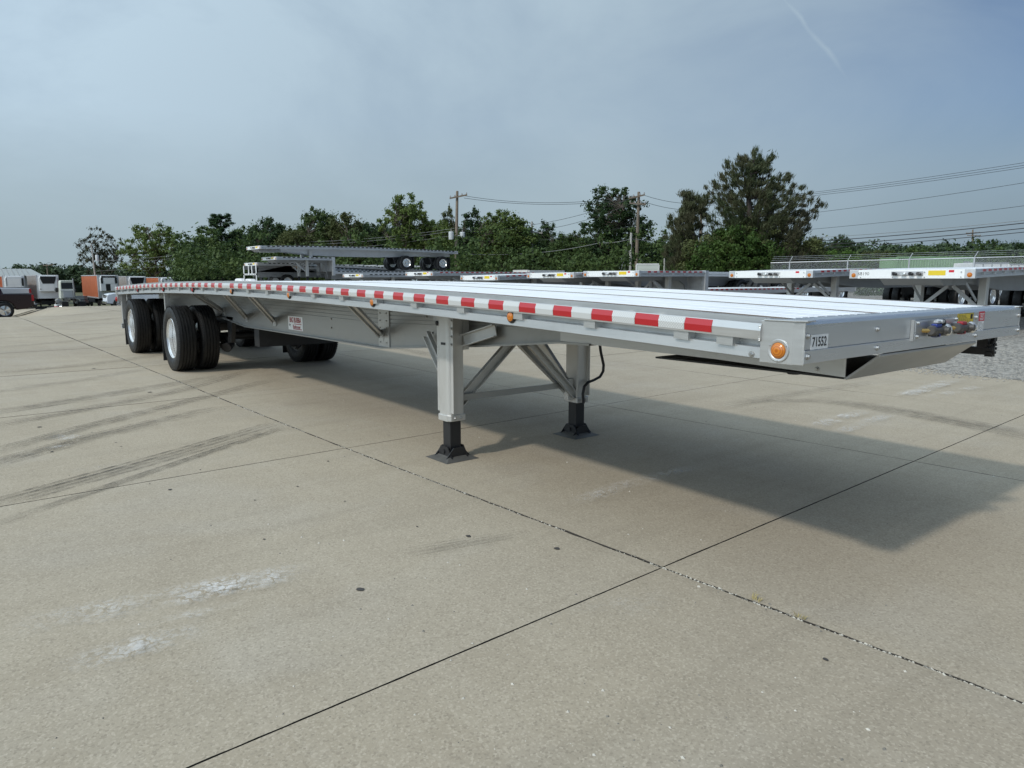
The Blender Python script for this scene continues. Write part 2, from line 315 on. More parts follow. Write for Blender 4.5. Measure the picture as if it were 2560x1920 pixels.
# ------------------------------------------------------------------ object helpers
def tag(o, label=None, cat=None, group=None, kind=None):
    if label: o['label'] = label
    if cat: o['category'] = cat
    if group: o['group'] = group
    if kind: o['kind'] = kind
    return o
def empty(name, loc=(0, 0, 0), rz=0.0, label=None, cat=None, group=None):
    o = bpy.data.objects.new(name, None); COL.objects.link(o); o.location = loc; o.rotation_euler = (0, 0, rz); o.empty_display_size = 0.3
    return tag(o, label, cat, group)
def link(name, me, parent=None, loc=None, rot=None, scale=None, mat=None):
    o = bpy.data.objects.new(name, me); COL.objects.link(o)
    if parent: o.parent = parent
    if loc is not None: o.location = loc
    if rot is not None: o.rotation_euler = rot
    if scale is not None: o.scale = scale
    return o
class MB:
    def __init__(s): s.v = []; s.f = []
    def add(s, vs, fs):
        b = len(s.v); s.v += [tuple(float(c) for c in v) for v in vs]; s.f += [tuple(b + i for i in f) for f in fs]; return s
    def box(s, x0, x1, y0, y1, z0, z1):
        return s.add([(x0, y0, z0), (x1, y0, z0), (x1, y1, z0), (x0, y1, z0), (x0, y0, z1), (x1, y0, z1), (x1, y1, z1), (x0, y1, z1)],
                     [(0, 3, 2, 1), (4, 5, 6, 7), (0, 1, 5, 4), (1, 2, 6, 5), (2, 3, 7, 6), (3, 0, 4, 7)])
    def cbox(s, c, sx, sy, sz): return s.box(c[0] - sx / 2, c[0] + sx / 2, c[1] - sy / 2, c[1] + sy / 2, c[2] - sz / 2, c[2] + sz / 2)
    def beam(s, p, q, w, h, up=(0, 0, 1)):
        p = Vector(p); q = Vector(q); d = (q - p).normalized(); u = Vector(up)
        if abs(d.dot(u)) > 0.98: u = Vector((1, 0, 0))
        sd = d.cross(u).normalized(); u = sd.cross(d).normalized(); vs = []
        for e in (p, q):
            for a, b in ((-1, -1), (1, -1), (1, 1), (-1, 1)): vs.append(e + sd * (a * w / 2) + u * (b * h / 2))
        return s.add(vs, [(0, 1, 2, 3), (7, 6, 5, 4), (0, 4, 5, 1), (1, 5, 6, 2), (2, 6, 7, 3), (3, 7, 4, 0)])
    def tube(s, pts, r, n=8, caps=True):
        pts = [Vector(p) for p in pts]; rs = r if isinstance(r, (list, tuple)) else [r] * len(pts); vs = []; fs = []; pu = None
        for i, p in enumerate(pts):
            d = (pts[min(i + 1, len(pts) - 1)] - pts[max(i - 1, 0)])
            d = d.normalized() if d.length > 1e-9 else Vector((0, 0, 1))
            if pu is None: pu = Vector((0, 0, 1)) if abs(d.z) < 0.95 else Vector((1, 0, 0))
            a = d.cross(pu).normalized(); b = a.cross(d).normalized(); pu = b
            for k in range(n):
                t = 2 * math.pi * k / n; vs.append(p + a * (math.cos(t) * rs[i]) + b * (math.sin(t) * rs[i]))
        for i in range(len(pts) - 1):
            for k in range(n):
                k2 = (k + 1) % n; fs.append((i * n + k, (i + 1) * n + k, (i + 1) * n + k2, i * n + k2))
        if caps: fs.append(tuple(range(n))); fs.append(tuple((len(pts) - 1) * n + k for k in reversed(range(n))))
        return s.add(vs, fs)
    def cyl(s, c, axis, r, h, n=16, r2=None):
        c = Vector(c); a = Vector(axis).normalized(); return s.tube([c - a * h / 2, c + a * h / 2], [r, r if r2 is None else r2], n)
    def lathe(s, prof, n=32, axis='y', c=(0, 0, 0), closed=True):
        vs = []; fs = []; m = len(prof)
        for k in range(n):
            t = 2 * math.pi * k / n; ct, st = math.cos(t), math.sin(t)
            for (r, h) in prof:
                if axis == 'y': vs.append((c[0] + r * ct, c[1] + h, c[2] + r * st))
                elif axis == 'x': vs.append((c[0] + h, c[1] + r * ct, c[2] + r * st))
                else: vs.append((c[0] + r * ct, c[1] + r * st, c[2] + h))
        for k in range(n):
            k2 = (k + 1) % n
            for i in range(m if closed else m - 1):
                j = (i + 1) % m; fs.append((k * m + i, k * m + j, k2 * m + j, k2 * m + i))
        return s.add(vs, fs)
    def prism(s, poly, a, b, axis='y'):
        m = len(poly); vs = []
        for h in (a, b):
            for (p, q) in poly: vs.append((p, h, q) if axis == 'y' else ((h, p, q) if axis == 'x' else (p, q, h)))
        return s.add(vs, [tuple(range(m)), tuple(reversed(range(m, 2 * m)))] + [(i, m + i, m + (i + 1) % m, (i + 1) % m) for i in range(m)])
    def sweepx(s, prof, xs, zf, caps=True):
        m = len(prof); vs = []; fs = []
        for x in xs:
            z0 = zf(x)
            for (y, z) in prof: vs.append((x, y, z + z0))
        for i in range(len(xs) - 1):
            for k in range(m): k2 = (k + 1) % m; fs.append((i * m + k, i * m + k2, (i + 1) * m + k2, (i + 1) * m + k))
        if caps: fs.append(tuple(reversed(range(m)))); fs.append(tuple((len(xs) - 1) * m + k for k in range(m)))
        return s.add(vs, fs)
    def sphere(s, c, r, n=10, m=7, sc=(1, 1, 1)):
        pr = [(max(1e-4, math.sin(math.pi * i / (m - 1))) * r, -math.cos(math.pi * i / (m - 1)) * r) for i in range(m)]
        b = len(s.v); s.lathe(pr, n, 'z', (0, 0, 0), False)
        for i in range(b, len(s.v)): v = s.v[i]; s.v[i] = (c[0] + v[0] * sc[0], c[1] + v[1] * sc[1], c[2] + v[2] * sc[2])
        return s
    def mesh(s, name, mat, smooth=False, recalc=True):
        me = bpy.data.meshes.new(name); me.from_pydata(s.v, [], s.f)
        if recalc:
            bm = bmesh.new(); bm.from_mesh(me); bmesh.ops.recalc_face_normals(bm, faces=bm.faces); bm.to_mesh(me); bm.free()
        me.materials.append(MATS[mat])
        if smooth:
            me.polygons.foreach_set('use_smooth', [True] * len(me.polygons)); me.set_sharp_from_angle(angle=R_(38))
        return me
    def build(s, name, mat, parent=None, smooth=False, bevel=0.0, **k):
        o = link(name, s.mesh(name, mat, smooth), parent, **k)
        if bevel:
            b = o.modifiers.new('bevel', 'BEVEL'); b.width = bevel; b.segments = 2; b.limit_method = 'ANGLE'; b.angle_limit = R_(40)
        return o
def copy_tree(o, parent=None):
    c = o.copy(); COL.objects.link(c)
    if parent: c.parent = parent
    for ch in o.children: copy_tree(ch, c)
    return c
def text_mesh(s, size, mat, name='lettering', bold=0.0, extrude=0.0006, spacing=1.0):
    cu = bpy.data.curves.new('t', 'FONT'); cu.body = s; cu.size = size; cu.extrude = extrude; cu.offset = bold; cu.align_x = 'CENTER'; cu.align_y = 'CENTER'; cu.space_character = spacing; cu.resolution_u = 3
    o = bpy.data.objects.new('t', cu); COL.objects.link(o); dg = bpy.context.evaluated_depsgraph_get()
    me = bpy.data.meshes.new_from_object(o.evaluated_get(dg)); bpy.data.objects.remove(o); me.name = name; me.materials.clear(); me.materials.append(MATS[mat]); return me
def sstep(a, b, x):
    t = min(1.0, max(0.0, (x - a) / (b - a))); return t * t * (3 - 2 * t)
def G(x, y):
    """height of the yard: a slight crest behind the trailer, then falling away to the far trucks"""
    s = -x
    z = 0.0135 * (math.sqrt((s - 4.6) ** 2 + 1.2) + (s - 4.6)) / 2 if s < 24 else 0.0
    if s >= 24:
        z = 0.0135 * 19.43
        t = min(s, 44) - 24; z += 0.0135 * t - (0.0535 / 20) * t * t / 2
        if s > 44: z += -0.040 * (min(s, 88) - 44)
        if s > 88: z += -0.040 * 14 * (1 - math.exp(-(s - 88) / 14))
        w = sstep(9, 14, y) * (1 - sstep(55, 80, s))
        z = z * (1 - w) + 0.26 * w
        z -= 0.50 * sstep(24, 40, s) * sstep(0.6, -1.6, y) * (1 - sstep(60, 90, s))
    return z + 0.28 * sstep(8.6, 12.5, y) * (1 - sstep(60, 90, s))

# ------------------------------------------------------------------ the ground
def sheet(name, xs, ys, dz, mat, keep=None):
    vs = [(x, y, G(x, y) + dz) for x in xs for y in ys]; ny = len(ys); fs = []
    for i in range(len(xs) - 1):
        for j in range(ny - 1):
            if keep is None or keep((xs[i] + xs[i + 1]) / 2, (ys[j] + ys[j + 1]) / 2): fs.append((i * ny + j, (i + 1) * ny + j, (i + 1) * ny + j + 1, i * ny + j + 1))
    me = bpy.data.meshes.new(name); me.from_pydata(vs, [], fs); me.materials.append(MATS[mat])
    me.polygons.foreach_set('use_smooth', [True] * len(me.polygons)); return link(name, me)
def steps(*segs):
    o = []
    for a, b, st in segs: o += list(np.arange(a, b, st))
    return [float(v) for v in o]
gx = steps((-900, -200, 70), (-200, -120, 10), (-120, 12, 2), (12, 60, 8), (60, 400, 60)); gy = steps((-400, -40, 45), (-40, -12, 6), (-12, 40, 1.5), (40, 120, 8), (120, 900, 70))
tag(sheet('ground', gx, gy, -0.09, 'earth'), kind='structure')
TH = 0.040; O0 = (-0.782, -1.143); CX, CY = 3.49, 3.37
e1 = (math.cos(TH), math.sin(TH)); e2 = (-math.sin(TH), math.cos(TH))
def lat(a, b): return (O0[0] + e1[0] * a + e2[0] * b, O0[1] + e1[1] * a + e2[1] * b)
base = sheet('concrete_lot', steps((-118, 9, 1.0)), steps((-12, 9.4, 1.0)), -0.024, 'joint_fill'); tag(base, kind='structure')
rs = random.Random(3)
def vnoise(i): return math.sin(i * 12.9898) * 43758.5453 % 1.0
def slab(i, j):
    a0, a1, b0, b1 = i * CX, (i + 1) * CX, j * CY, (j + 1) * CY
    mx, my = lat((a0 + a1) / 2, (b0 + b1) / 2); d = math.hypot(mx - CAM[0], my - CAM[1])
    nn = 44 if d < 6 else (20 if d < 13 else 7)
    g1 = 0.007 if j in (0,) else 0.0036            # joint half width at low b edge: the long joint is the wide broken one
    g2 = 0.007 if j == -1 else 0.0036
    gx_ = 0.0036
    if d > 14: g1 = g2 = gx_ = max(g1, 0.010)
    tilt = rs.uniform(-.002, .002); vs = []; fs = []
    def edge(t, seed, amp): return amp * (0.6 * math.sin(t * 23 + seed) + 0.4 * math.sin(t * 61 + seed * 1.7) + 0.7 * (vnoise(int(t * 90) + seed) - .5))
    for p in range(nn + 1):
        for q in range(nn + 1):
            ta, tb = p / nn, q / nn
            a = a0 + gx_ + (CX - 2 * gx_) * ta; b = b0 + g1 + (CY - g1 - g2) * tb
            if q == 0 and 0 < p < nn: b += max(0, edge(a, i * 7 + j, g1 * 1.1))
            if q == nn and 0 < p < nn: b -= max(0, edge(a, i * 5 + j + 3, g2 * 1.1))
            if p == 0 and 0 < q < nn: a += abs(edge(b, i + j * 3, .0022))
            if p == nn and 0 < q < nn: a -= abs(edge(b, i + j * 9 + 1, .0022))
            x, y = lat(a, b); z = G(x, y) + tilt * (ta - .5)
            if p in (0, nn) or q in (0, nn): z -= 0.0025
            vs.append((x, y, z))
    N = nn + 1
    for p in range(nn):
        for q in range(nn): fs.append((p * N + q, (p + 1) * N + q, (p + 1) * N + q + 1, p * N + q + 1))
    ring = [p * N for p in range(N)] + [nn * N + q for q in range(1, N)] + [p * N + nn for p in range(nn - 1, -1, -1)] + [q for q in range(nn - 1, 0, -1)]
    b0_ = len(vs)
    for r in ring: v = vs[r]; vs.append((v[0], v[1], v[2] - 0.03))
    m = len(ring)
    for k in range(m): k2 = (k + 1) % m; fs.append((ring[k], ring[k2], b0_ + k2, b0_ + k))
    me = bpy.data.meshes.new('slab'); me.from_pydata(vs, [], fs); me.materials.append(MATS['concrete']); me.materials.append(MATS['joint_fill'])
    me.polygons.foreach_set('material_index', [0] * (nn * nn) + [1] * m)            # slab sides are caked with dirt
    link('slab', me, base)
for i in range(-32, 2):
    for j in range(-3, 3): slab(i, j)

def ribbon(name, pts, w, mat, fade=(1, 1), dz=0.005, seg=0.25):
    """a worn tyre track lying on the slabs"""
    pts = [np.array(p[:2], float) for p in pts]; line = []
    for a, b in zip(pts[:-1], pts[1:]):
        k = max(1, int(np.linalg.norm(b - a) / seg)); line += [a + (b - a) * t / k for t in range(k)]
    line.append(pts[-1]); n_ = len(line)
    for _ in range(6): line = [line[0]] + [(line[i - 1] + 2 * line[i] + line[i + 1]) / 4 for i in range(1, n_ - 1)] + [line[-1]]
    vs = []; uv = []; fd = []; L = 0
    for i, p in enumerate(line):
        d = line[min(i + 1, n_ - 1)] - line[max(0, i - 1)]; d /= np.linalg.norm(d); nrm = np.array((-d[1], d[0]))
        if i: L += np.linalg.norm(p - line[i - 1])
        t = i / (n_ - 1); f = (fade[0] + (fade[1] - fade[0]) * t) * min(1, t * 7, (1 - t) * 7)
        for s_ in (-.5, 0, .5):
            q = p + nrm * w * s_; vs.append((q[0], q[1], G(q[0], q[1]) + dz)); uv.append((L, s_ + .5)); fd.append(f)
    fs = []
    for i in range(n_ - 1):
        for k in (0, 1): fs.append((i * 3 + k, i * 3 + 3 + k, i * 3 + 4 + k, i * 3 + 1 + k))
    me = bpy.data.meshes.new(name); me.from_pydata(vs, [], fs); me.materials.append(MATS[mat])
    ul = me.uv_layers.new(name='UVMap')
    for lp in me.loops: ul.data[lp.index].uv = uv[lp.vertex_index]
    at = me.attributes.new('fade', 'FLOAT', 'POINT'); at.data.foreach_set('value', fd)
    o = link(name, me, base); o.visible_shadow = True; return o
P = lambda u, v: on_z(u, v, 0.03 if v < 1000 else 0.0)
k_ = 0; rg_ = random.Random(19)
for tr, w, f in [([(-60, 1275), (250, 1190), (430, 1143), (560, 1103), (700, 1062)], .26, (1, .6)), ([(-60, 1330), (180, 1248), (420, 1170), (580, 1112), (720, 1072)], .10, (.5, .9)),
                 ([(-60, 1050), (200, 1010), (420, 968), (600, 940)], .30, (.9, .4)), ([(-60, 1178), (140, 1120), (330, 1075), (560, 1025)], .26, (1, .5)),
                 ([(-60, 1150), (140, 1092), (330, 1048), (700, 950)], .22, (.9, .35)), ([(-60, 1083), (230, 1030), (420, 990), (640, 930)], .24, (.8, .4)),
                 ([(-60, 950), (300, 915), (500, 880)], .3, (.6, .3)), ([(-60, 1000), (180, 965), (380, 930)], .22, (.5, .3)), ([(-60, 890), (200, 868), (360, 845)], .3, (.5, .3)),
                 ([(1830, 1010), (2030, 990), (2270, 1035), (2480, 1080), (2620, 1105)], .30, (.3, 1)), ([(2060, 1000), (2250, 1020), (2420, 1062), (2620, 1092)], .2, (.3, .8)),
                 ([(1780, 1020), (1960, 985), (2200, 950)], .25, (.4, .3)), ([(960, 1400), (1150, 1352), (1330, 1335)], .14, (.6, .3)), ([(820, 860), (1000, 880), (1100, 900)], .3, (.5, .5)),
                 ([(100, 812), (260, 800), (330, 792)], .4, (.7, .5)), ([(120, 790), (330, 775)], .5, (.6, .4)), ([(150, 830), (320, 812)], .3, (.6, .4))]:
    pw = [P(*q) for q in tr]; ribbon('tyre_mark', pw, w, 'tyre_dark', (f[0] * .55, f[1] * .55), 0.0050 + 0.0005 * k_); k_ += 1
    d_ = np.array(pw[-1][:2]) - np.array(pw[0][:2]); d_ /= np.linalg.norm(d_)
    for s_ in (-.46, -.12, .2, .46):
        jit = [rg_.uniform(-.012, .012) for _ in pw]
        ribbon('tyre_mark', [(q[0] - d_[1] * (w * s_ + j_), q[1] + d_[0] * (w * s_ + j_)) for q, j_ in zip(pw, jit)], rg_.uniform(.018, .038), 'tyre_line', (f[0] * rg_.uniform(.4, 1), f[1] * rg_.uniform(.3, .9)), 0.0050 + 0.0005 * k_, .3); k_ += 0.25
for tr, w, f in [([(10, 1585), (300, 1545), (560, 1480), (800, 1425)], .27, (.6, 1)), ([(120, 1690), (330, 1620), (560, 1570)], .22, (.3, .8)), ([(300, 1590), (480, 1560), (620, 1515)], .10, (.3, .5)),
                 ([(1420, 1270), (1550, 1215), (1680, 1185), (1780, 1165)], .20, (.5, .5)), ([(2030, 1075), (2100, 1045), (2170, 1030)], .24, (.8, .7)), ([(2080, 1092), (2160, 1062), (2230, 1040)], .2, (.6, .4)),
                 ([(2250, 990), (2330, 965), (2400, 945)], .28, (.9, .7)), ([(2320, 995), (2390, 975), (2450, 965)], .22, (.7, .5)), ([(128, 1115), (150, 1108), (185, 1098)], .30, (1, 1)), ([(110, 1135), (150, 1128), (182, 1122)], .10, (1, 1)),
                 ([(1330, 1590), (1500, 1545), (1700, 1490)], .3, (.18, .12)), ([(1300, 1475), (1370, 1462)], .12, (.35, .3))]:
    ribbon('dust_print', [P(*q) for q in tr], w, 'chalk', f, 0.0050 + 0.0005 * k_); k_ += 1

# loose grit, spots, chips along the wide joint
def rock(mb, c, r, rng):
    vs = [(c[0] + dx * r * rng.uniform(.6, 1.2), c[1] + dy * r * rng.uniform(.6, 1.2), c[2] + dz * r * rng.uniform(.5, .9)) for dx, dy, dz in ((1, 0, 0), (0, 1, 0), (-1, 0, 0), (0, -1, 0), (0, 0, 1))]
    mb.add(vs, [(0, 1, 4), (1, 2, 4), (2, 3, 4), (3, 0, 4)])
rg = random.Random(11); mb = MB(); mb2 = MB()
for k in range(520):
    t = rg.uniform(0, 1); d = 1.7 + 13 * t * t; ang = rg.uniform(-.62, .62) + YAW
    x, y = CAM[0] + math.cos(ang) * d, CAM[1] + math.sin(ang) * d
    if y > 8.5: continue
    rock(mb if rg.random() < .5 else mb2, (x, y, G(x, y) - .001), rg.choice((.003, .004, .005, .007, .010)), rg)
for k in range(3600):
    a = 2.6 - 16 * rg.random() ** 1.4; dn = math.sin(a * 2.1) + math.sin(a * 5.3 + 1) + .6 * math.sin(a * 13.7)
    if rg.random() > .50 + .30 * dn: continue
    x, y = lat(a, rg.gauss(.001, .0045)); rock(mb2 if rg.random() < .6 else mb, (x, y, G(x, y) - .012 + rg.uniform(0, .009)), rg.uniform(.003, .009) * (1.6 if rg.random() < .06 else 1), rg)
tag(mb.build('loose_grit', 'pebble'), 'dark grit scattered over the concrete slabs', 'grit', kind='stuff')
tag(mb2.build('stone_chips', 'stone_light'), 'pale stone chips lying in the long broken joint', 'stone chips', kind='stuff')
mb = MB()
for u, v, r in [(901, 1475, .020), (425, 1226, .014), (744, 1218, .009), (637, 1252, .008), (374, 1212, .007), (862, 1255, .008), (290, 1112, .01), (230, 1088, .009), (303, 1121, .009), (1170, 1342, .018), (1393, 1373, .02), (820, 1155, .012), (100, 1076, .02), (376, 991, .03), (130, 1135, .016), (660, 1350, .008), (1043, 1318, .008), (2063, 1650, .012), (235, 936, .03)]:
    c = on_z(u, v, 0.0); n_ = 9; z = G(c[0], c[1]) + .0042
    ring = [(c[0] + math.cos(k * 2 * math.pi / n_) * r * rg.uniform(.7, 1.3), c[1] + math.sin(k * 2 * math.pi / n_) * r * rg.uniform(.6, 1.1), z) for k in range(n_)]
    mb.add(ring, [tuple(range(n_))])
o = mb.build('tar_spots', 'spot_black', base); o['kind'] = 'stuff'
for (u, v, h, nb, lb) in [(1888, 1500, .045, 16, 'small tuft of dry yellow grass growing in the long joint'), (2002, 1545, .035, 12, 'flattened brownish grass tuft farther right along the long joint')]:
    c = on_z(u, v, 0.0); mb = MB()
    for k in range(nb):
        a = rg.uniform(0, 6.28); L = h * rg.uniform(.6, 1.5); w = .0016; b = (c[0] + rg.uniform(-.02, .02) , c[1] + rg.uniform(-.004, .004), -.012)
        t = (b[0] + math.cos(a) * L * .8, b[1] + math.sin(a) * L * .8, L * rg.uniform(.25, .7)); m_ = ((b[0] * .6 + t[0] * .4), (b[1] * .6 + t[1] * .4), t[2] * .8)
        mb.add([(b[0] - w, b[1], b[2]), (b[0] + w, b[1], b[2]), (m_[0] + w, m_[1], m_[2]), (m_[0] - w, m_[1], m_[2]), t], [(0, 1, 2, 3), (3, 2, 4)])
    tag(mb.build('grass_tuft', 'dry_grass'), lb, 'grass')

# gravel yard on the far side, its edge uneven over the concrete
gy_ = steps((8.2, 12, .3), (12, 60, 3))
def gk(x, y): return y > 8.55 + .35 * math.sin(x * 1.3) + .25 * math.sin(x * 3.1 + 1)
gr = sheet('gravel_yard', steps((-70, 10, .4)), gy_, 0.006, 'gravel', gk); tag(gr, kind='structure')
mb = MB()
for k in range(6500):
    x = rg.uniform(-9, 3.5); y = 8.0 + abs(rg.gauss(0, 1.6)) + rg.uniform(0, .5)
    rock(mb, (x, y, G(x, y) + .003), rg.uniform(.010, .028), rg)
tag(mb.build('gravel_stones', 'gravel_stone'), 'loose grey gravel stones at the edge of the concrete', 'gravel', kind='stuff')

# ------------------------------------------------------------------ wheels (shared meshes)
def tyre_mesh(R=.508, w=.275, n=56, grooves=True):
    h = w / 2; pr = [(.292, -h * .62), (.31, -h * .80), (.36, -h * .98), (.41, -h * 1.0), (.455, -h * .96), (.470, -h * .93), (R - .016, -h * .86), (R - .004, -h * .78)]
    if grooves:
        for g in (-.48, -.16, .16, .48): pr += [(R, h * (g - .065)), (R - .014, h * (g - .055)), (R - .014, h * (g + .055)), (R, h * (g + .065))]
    else: pr += [(R, -h * .5), (R, h * .5)]
    pr += [(R - .004, h * .78), (R - .016, h * .86), (.470, h * .93), (.455, h * .96), (.41, h * 1.0), (.36, h * .98), (.31, h * .80), (.292, h * .62), (.28, h * .3), (.28, -h * .3)]
    m = MB().lathe(pr, n, 'y')
    if grooves:                       # shoulder lugs
        for k in range(84):
            t = 2 * math.pi * k / 84
            for s in (-1, 1):
                c = Vector((math.cos(t) * (R - .010), s * h * .86, math.sin(t) * (R - .010))); d = Vector((math.cos(t), 0, math.sin(t)))
                m.beam(c - d * .02, c + d * .008, .016, .014, (0, 1, 0))
    return m.mesh('tyre', 'tyre_rubber', True)
def rim_mesh(n=48):
    # outer dish opens to -y; disc sits deep inside
    pr = [(.305, -.120), (.312, -.112), (.300, -.098), (.286, -.09), (.278, -.02), (.272, .03), (.20, .045), (.155, .052), (.15, .02), (.075, .015), (.07, -.03), (.002, -.032), (.002, .07), (.20, .075), (.283, .05), (.296, -.085)]
    m = MB().lathe(pr, n, 'y')
    for k in range(10):
        t = 2 * math.pi * (k + .5) / 10; m.cyl((math.cos(t) * .178, .035, math.sin(t) * .178), (0, 1, 0), .018, .05, 6)
    return m.mesh('rim', 'polished', True)
def spoke_rim_mesh():                 # flush disc with hand holes, for parked trailers seen side on
    m = MB().lathe([(.30, -.12), (.308, -.11), (.29, -.09), (.255, -.07), (.25, -.055), (.29, .05), (.002, .05), (.002, -.06), (.12, -.075), (.13, -.055), (.25, -.04)], 28, 'y')
    for k in range(10):
        t = 2 * math.pi * k / 10; m.cyl((math.cos(t) * .205, -.05, math.sin(t) * .205), (0, 1, 0), .030, .012, 8)
    return m.mesh('rim', 'polished', True)
TYRE = tyre_mesh(); RIM = rim_mesh(); TYRE_S = tyre_mesh(n=28, grooves=False); RIM_S = spoke_rim_mesh()
def wheel(parent, loc, flip=False, far=False, rx=0.0):
    o = link('wheel', TYRE_S if far else TYRE, parent, loc, (0, random.uniform(0, 6), math.pi if flip else 0))
    link('rim', RIM_S if far else RIM, o, (0, 0, 0)); return o

# ------------------------------------------------------------------ the near flatbed trailer
T = empty('flatbed_trailer', (0, 0, 0), 0, 'long silver aluminium flatbed trailer in the foreground, red and white tape along its side', 'trailer')
ZD = 1.327
def DZ(x): return -.0024 * ((x + 7.8) ** 2 - 7.8 ** 2)
def zc(x): return ZD + DZ(x)
def slope(x): return -math.atan(-.0048 * (x + 7.8))
LEN = 14.63; XS = list(np.linspace(-.14, -LEN + .06, 44)); XF = list(np.linspace(-.18, -LEN, 44))
# deck: wood nailing strips between groups of ribbed planks
strips = (-1.150, -.345, .435, 1.150); sw = .074
for y in strips: MB().sweepx([(y - sw / 2, .0006), (y + sw / 2, .0006), (y + sw / 2, -.03), (y - sw / 2, -.03)], XS, zc).build('nailing_strip', 'wood_strip', T)
def plank(y0, y1, k):
    """ribbed extrusion: raised flats, narrow grey grooves between them"""
    w = y1 - y0; cuts = [(y0, .014), (y0 + w * .34, .008), (y0 + w * .67, .008)] if k % 2 == 0 else [(y0, .016), (y0 + w * .5, .007)]
    o = MB().sweepx([(y0, -.001), (y1, -.001), (y1, -.028), (y0, -.028)], XS, zc).build('deck_plank', 'groove_alu', T)
    ed = []
    for i, (c, g) in enumerate(cuts):
        e = cuts[i + 1][0] if i + 1 < len(cuts) else y1
        a_, b_ = c + g, e
        MB().sweepx([(a_, -.0008), (a_ + .002, .0008), (b_ - .002, .0008), (b_, -.0008)], XS, zc, False).build('plank_flat', 'deck_alu', o)
for a, b in zip(strips[:-1], strips[1:]):
    y0, y1 = a + sw / 2 + .003, b - sw / 2 - .003; k = 4
    for i in range(k):
        w = (y1 - y0) / k; plank(y0 + i * w + .0012, y0 + (i + 1) * w - .0012, i)
# side rails, rub rails
for s, nm in ((1, 'near'), (-1, 'far')):
    pr = [(-1.136, .0), (-1.222, .0), (-1.224, -.118), (-1.262, -.124), (-1.266, -.170), (-1.255, -.174), (-1.136, -.174)]
    MB().sweepx([(y * s, z) for y, z in pr], XF, zc).build('side_rail', 'rail_alu', T)
    pr = [(-1.281, -.020), (-1.288, -.020), (-1.296, -.050), (-1.292, -.088), (-1.282, -.088)]
    MB().sweepx([(y * s, z) for y, z in pr], XF, zc).build('rub_rail', 'rail_alu', T)
# reflective tape, one piece after another
def tape_mesh(L, mat, nm):
    m = MB(); y = [(-1.2893, -.0235), (-1.2975, -.0505), (-1.2945, -.0800)]; vs = []
    for x in (0, -L):
        for (a, b) in y: vs.append((x, a, b))
    m.add(vs, [(0, 1, 4, 3), (1, 2, 5, 4)])
    return m.mesh(nm, mat)
TR = tape_mesh(.1505, 'tape_red', 'red_tape'); TW = tape_mesh(.1535, 'tape_white', 'white_tape')
# tape starts 0.42 m behind the front
x = -.4216; k = 0
while x > -LEN + .16:
    if k == 23: link('white_tape', TW, T, (x - .0, 0, zc(x)), (0, slope(x), 0)); x -= .1524
    o = link('red_tape', TR, T, (x, 0, zc(x)), (0, slope(x), 0)); x -= .1524
    o = link('white_tape', TW, T, (x, 0, zc(x)), (0, slope(x), 0)); x -= .1524; k += 1
# stake pockets and pipe spools
def pocket(m, w=.085):
    m.box(-w / 2, w / 2, -1.281, -1.276, -.128, -.028); m.box(-w / 2, w / 2, -1.229, -1.2235, -.117, -.028)
    m.box(-w / 2, -w / 2 + .006, -1.2755, -1.2295, -.128, -.028); m.box(w / 2 - .006, w / 2, -1.2755, -1.2295, -.128, -.028); m.box(-w / 2 + .007, w / 2 - .007, -1.2755, -1.2295, -.128, -.122); return m
PK = pocket(MB()).mesh('stake_pocket', 'rail_alu'); SP = MB().cyl((0, -1.2525, -.050), (0, 1, 0), .024, .055, 14).mesh('pipe_spool', 'rail_alu', True)
px = [-.36, -.60] + [-1.21 - .61 * i for i in range(22)]
for s in (0, math.pi):
    for x in px:
        if s == 0: link('stake_pocket', PK, T, (x, 0, zc(x)), (0, slope(x), 0))
        else: link('stake_pocket', PK, T, (x, 0, zc(x)), (0, -slope(x), s))
    if s == 0:
        for i, x in enumerate(px[1:-1]):
            for f in (.34, .67): xx = x + (px[i + 2] - x) * f; link('pipe_spool', SP, T, (xx, 0, zc(xx)), (0, slope(xx), 0))
# side marker lamps under the rub rail
LB = MB().lathe([(.001, -.012), (.034, -.012), (.040, -.004), (.040, .01), (.001, .01)], 20, 'y').mesh('lamp_bezel', 'black_plastic', True)
LA = MB().lathe([(.001, -.022), (.018, -.021), (.027, -.016), (.030, -.008), (.001, -.008)], 20, 'y').mesh('marker_lamp', 'amber_lens', True)
LRd = LA.copy(); LRd.materials[0] = MATS['tail_red']
for x, a in ((-1.90, 1), (-3.70, 1), (-5.48, 1), (-7.30, 1), (-9.0, 0), (-10.7, 0), (-12.6, 0)):
    b = link('marker_lamp', LA if a else LRd, T, (x, -1.266, zc(x) - .118), (0, slope(x), 0)); link('lamp_bezel', LB, b, (0, 0, 0))
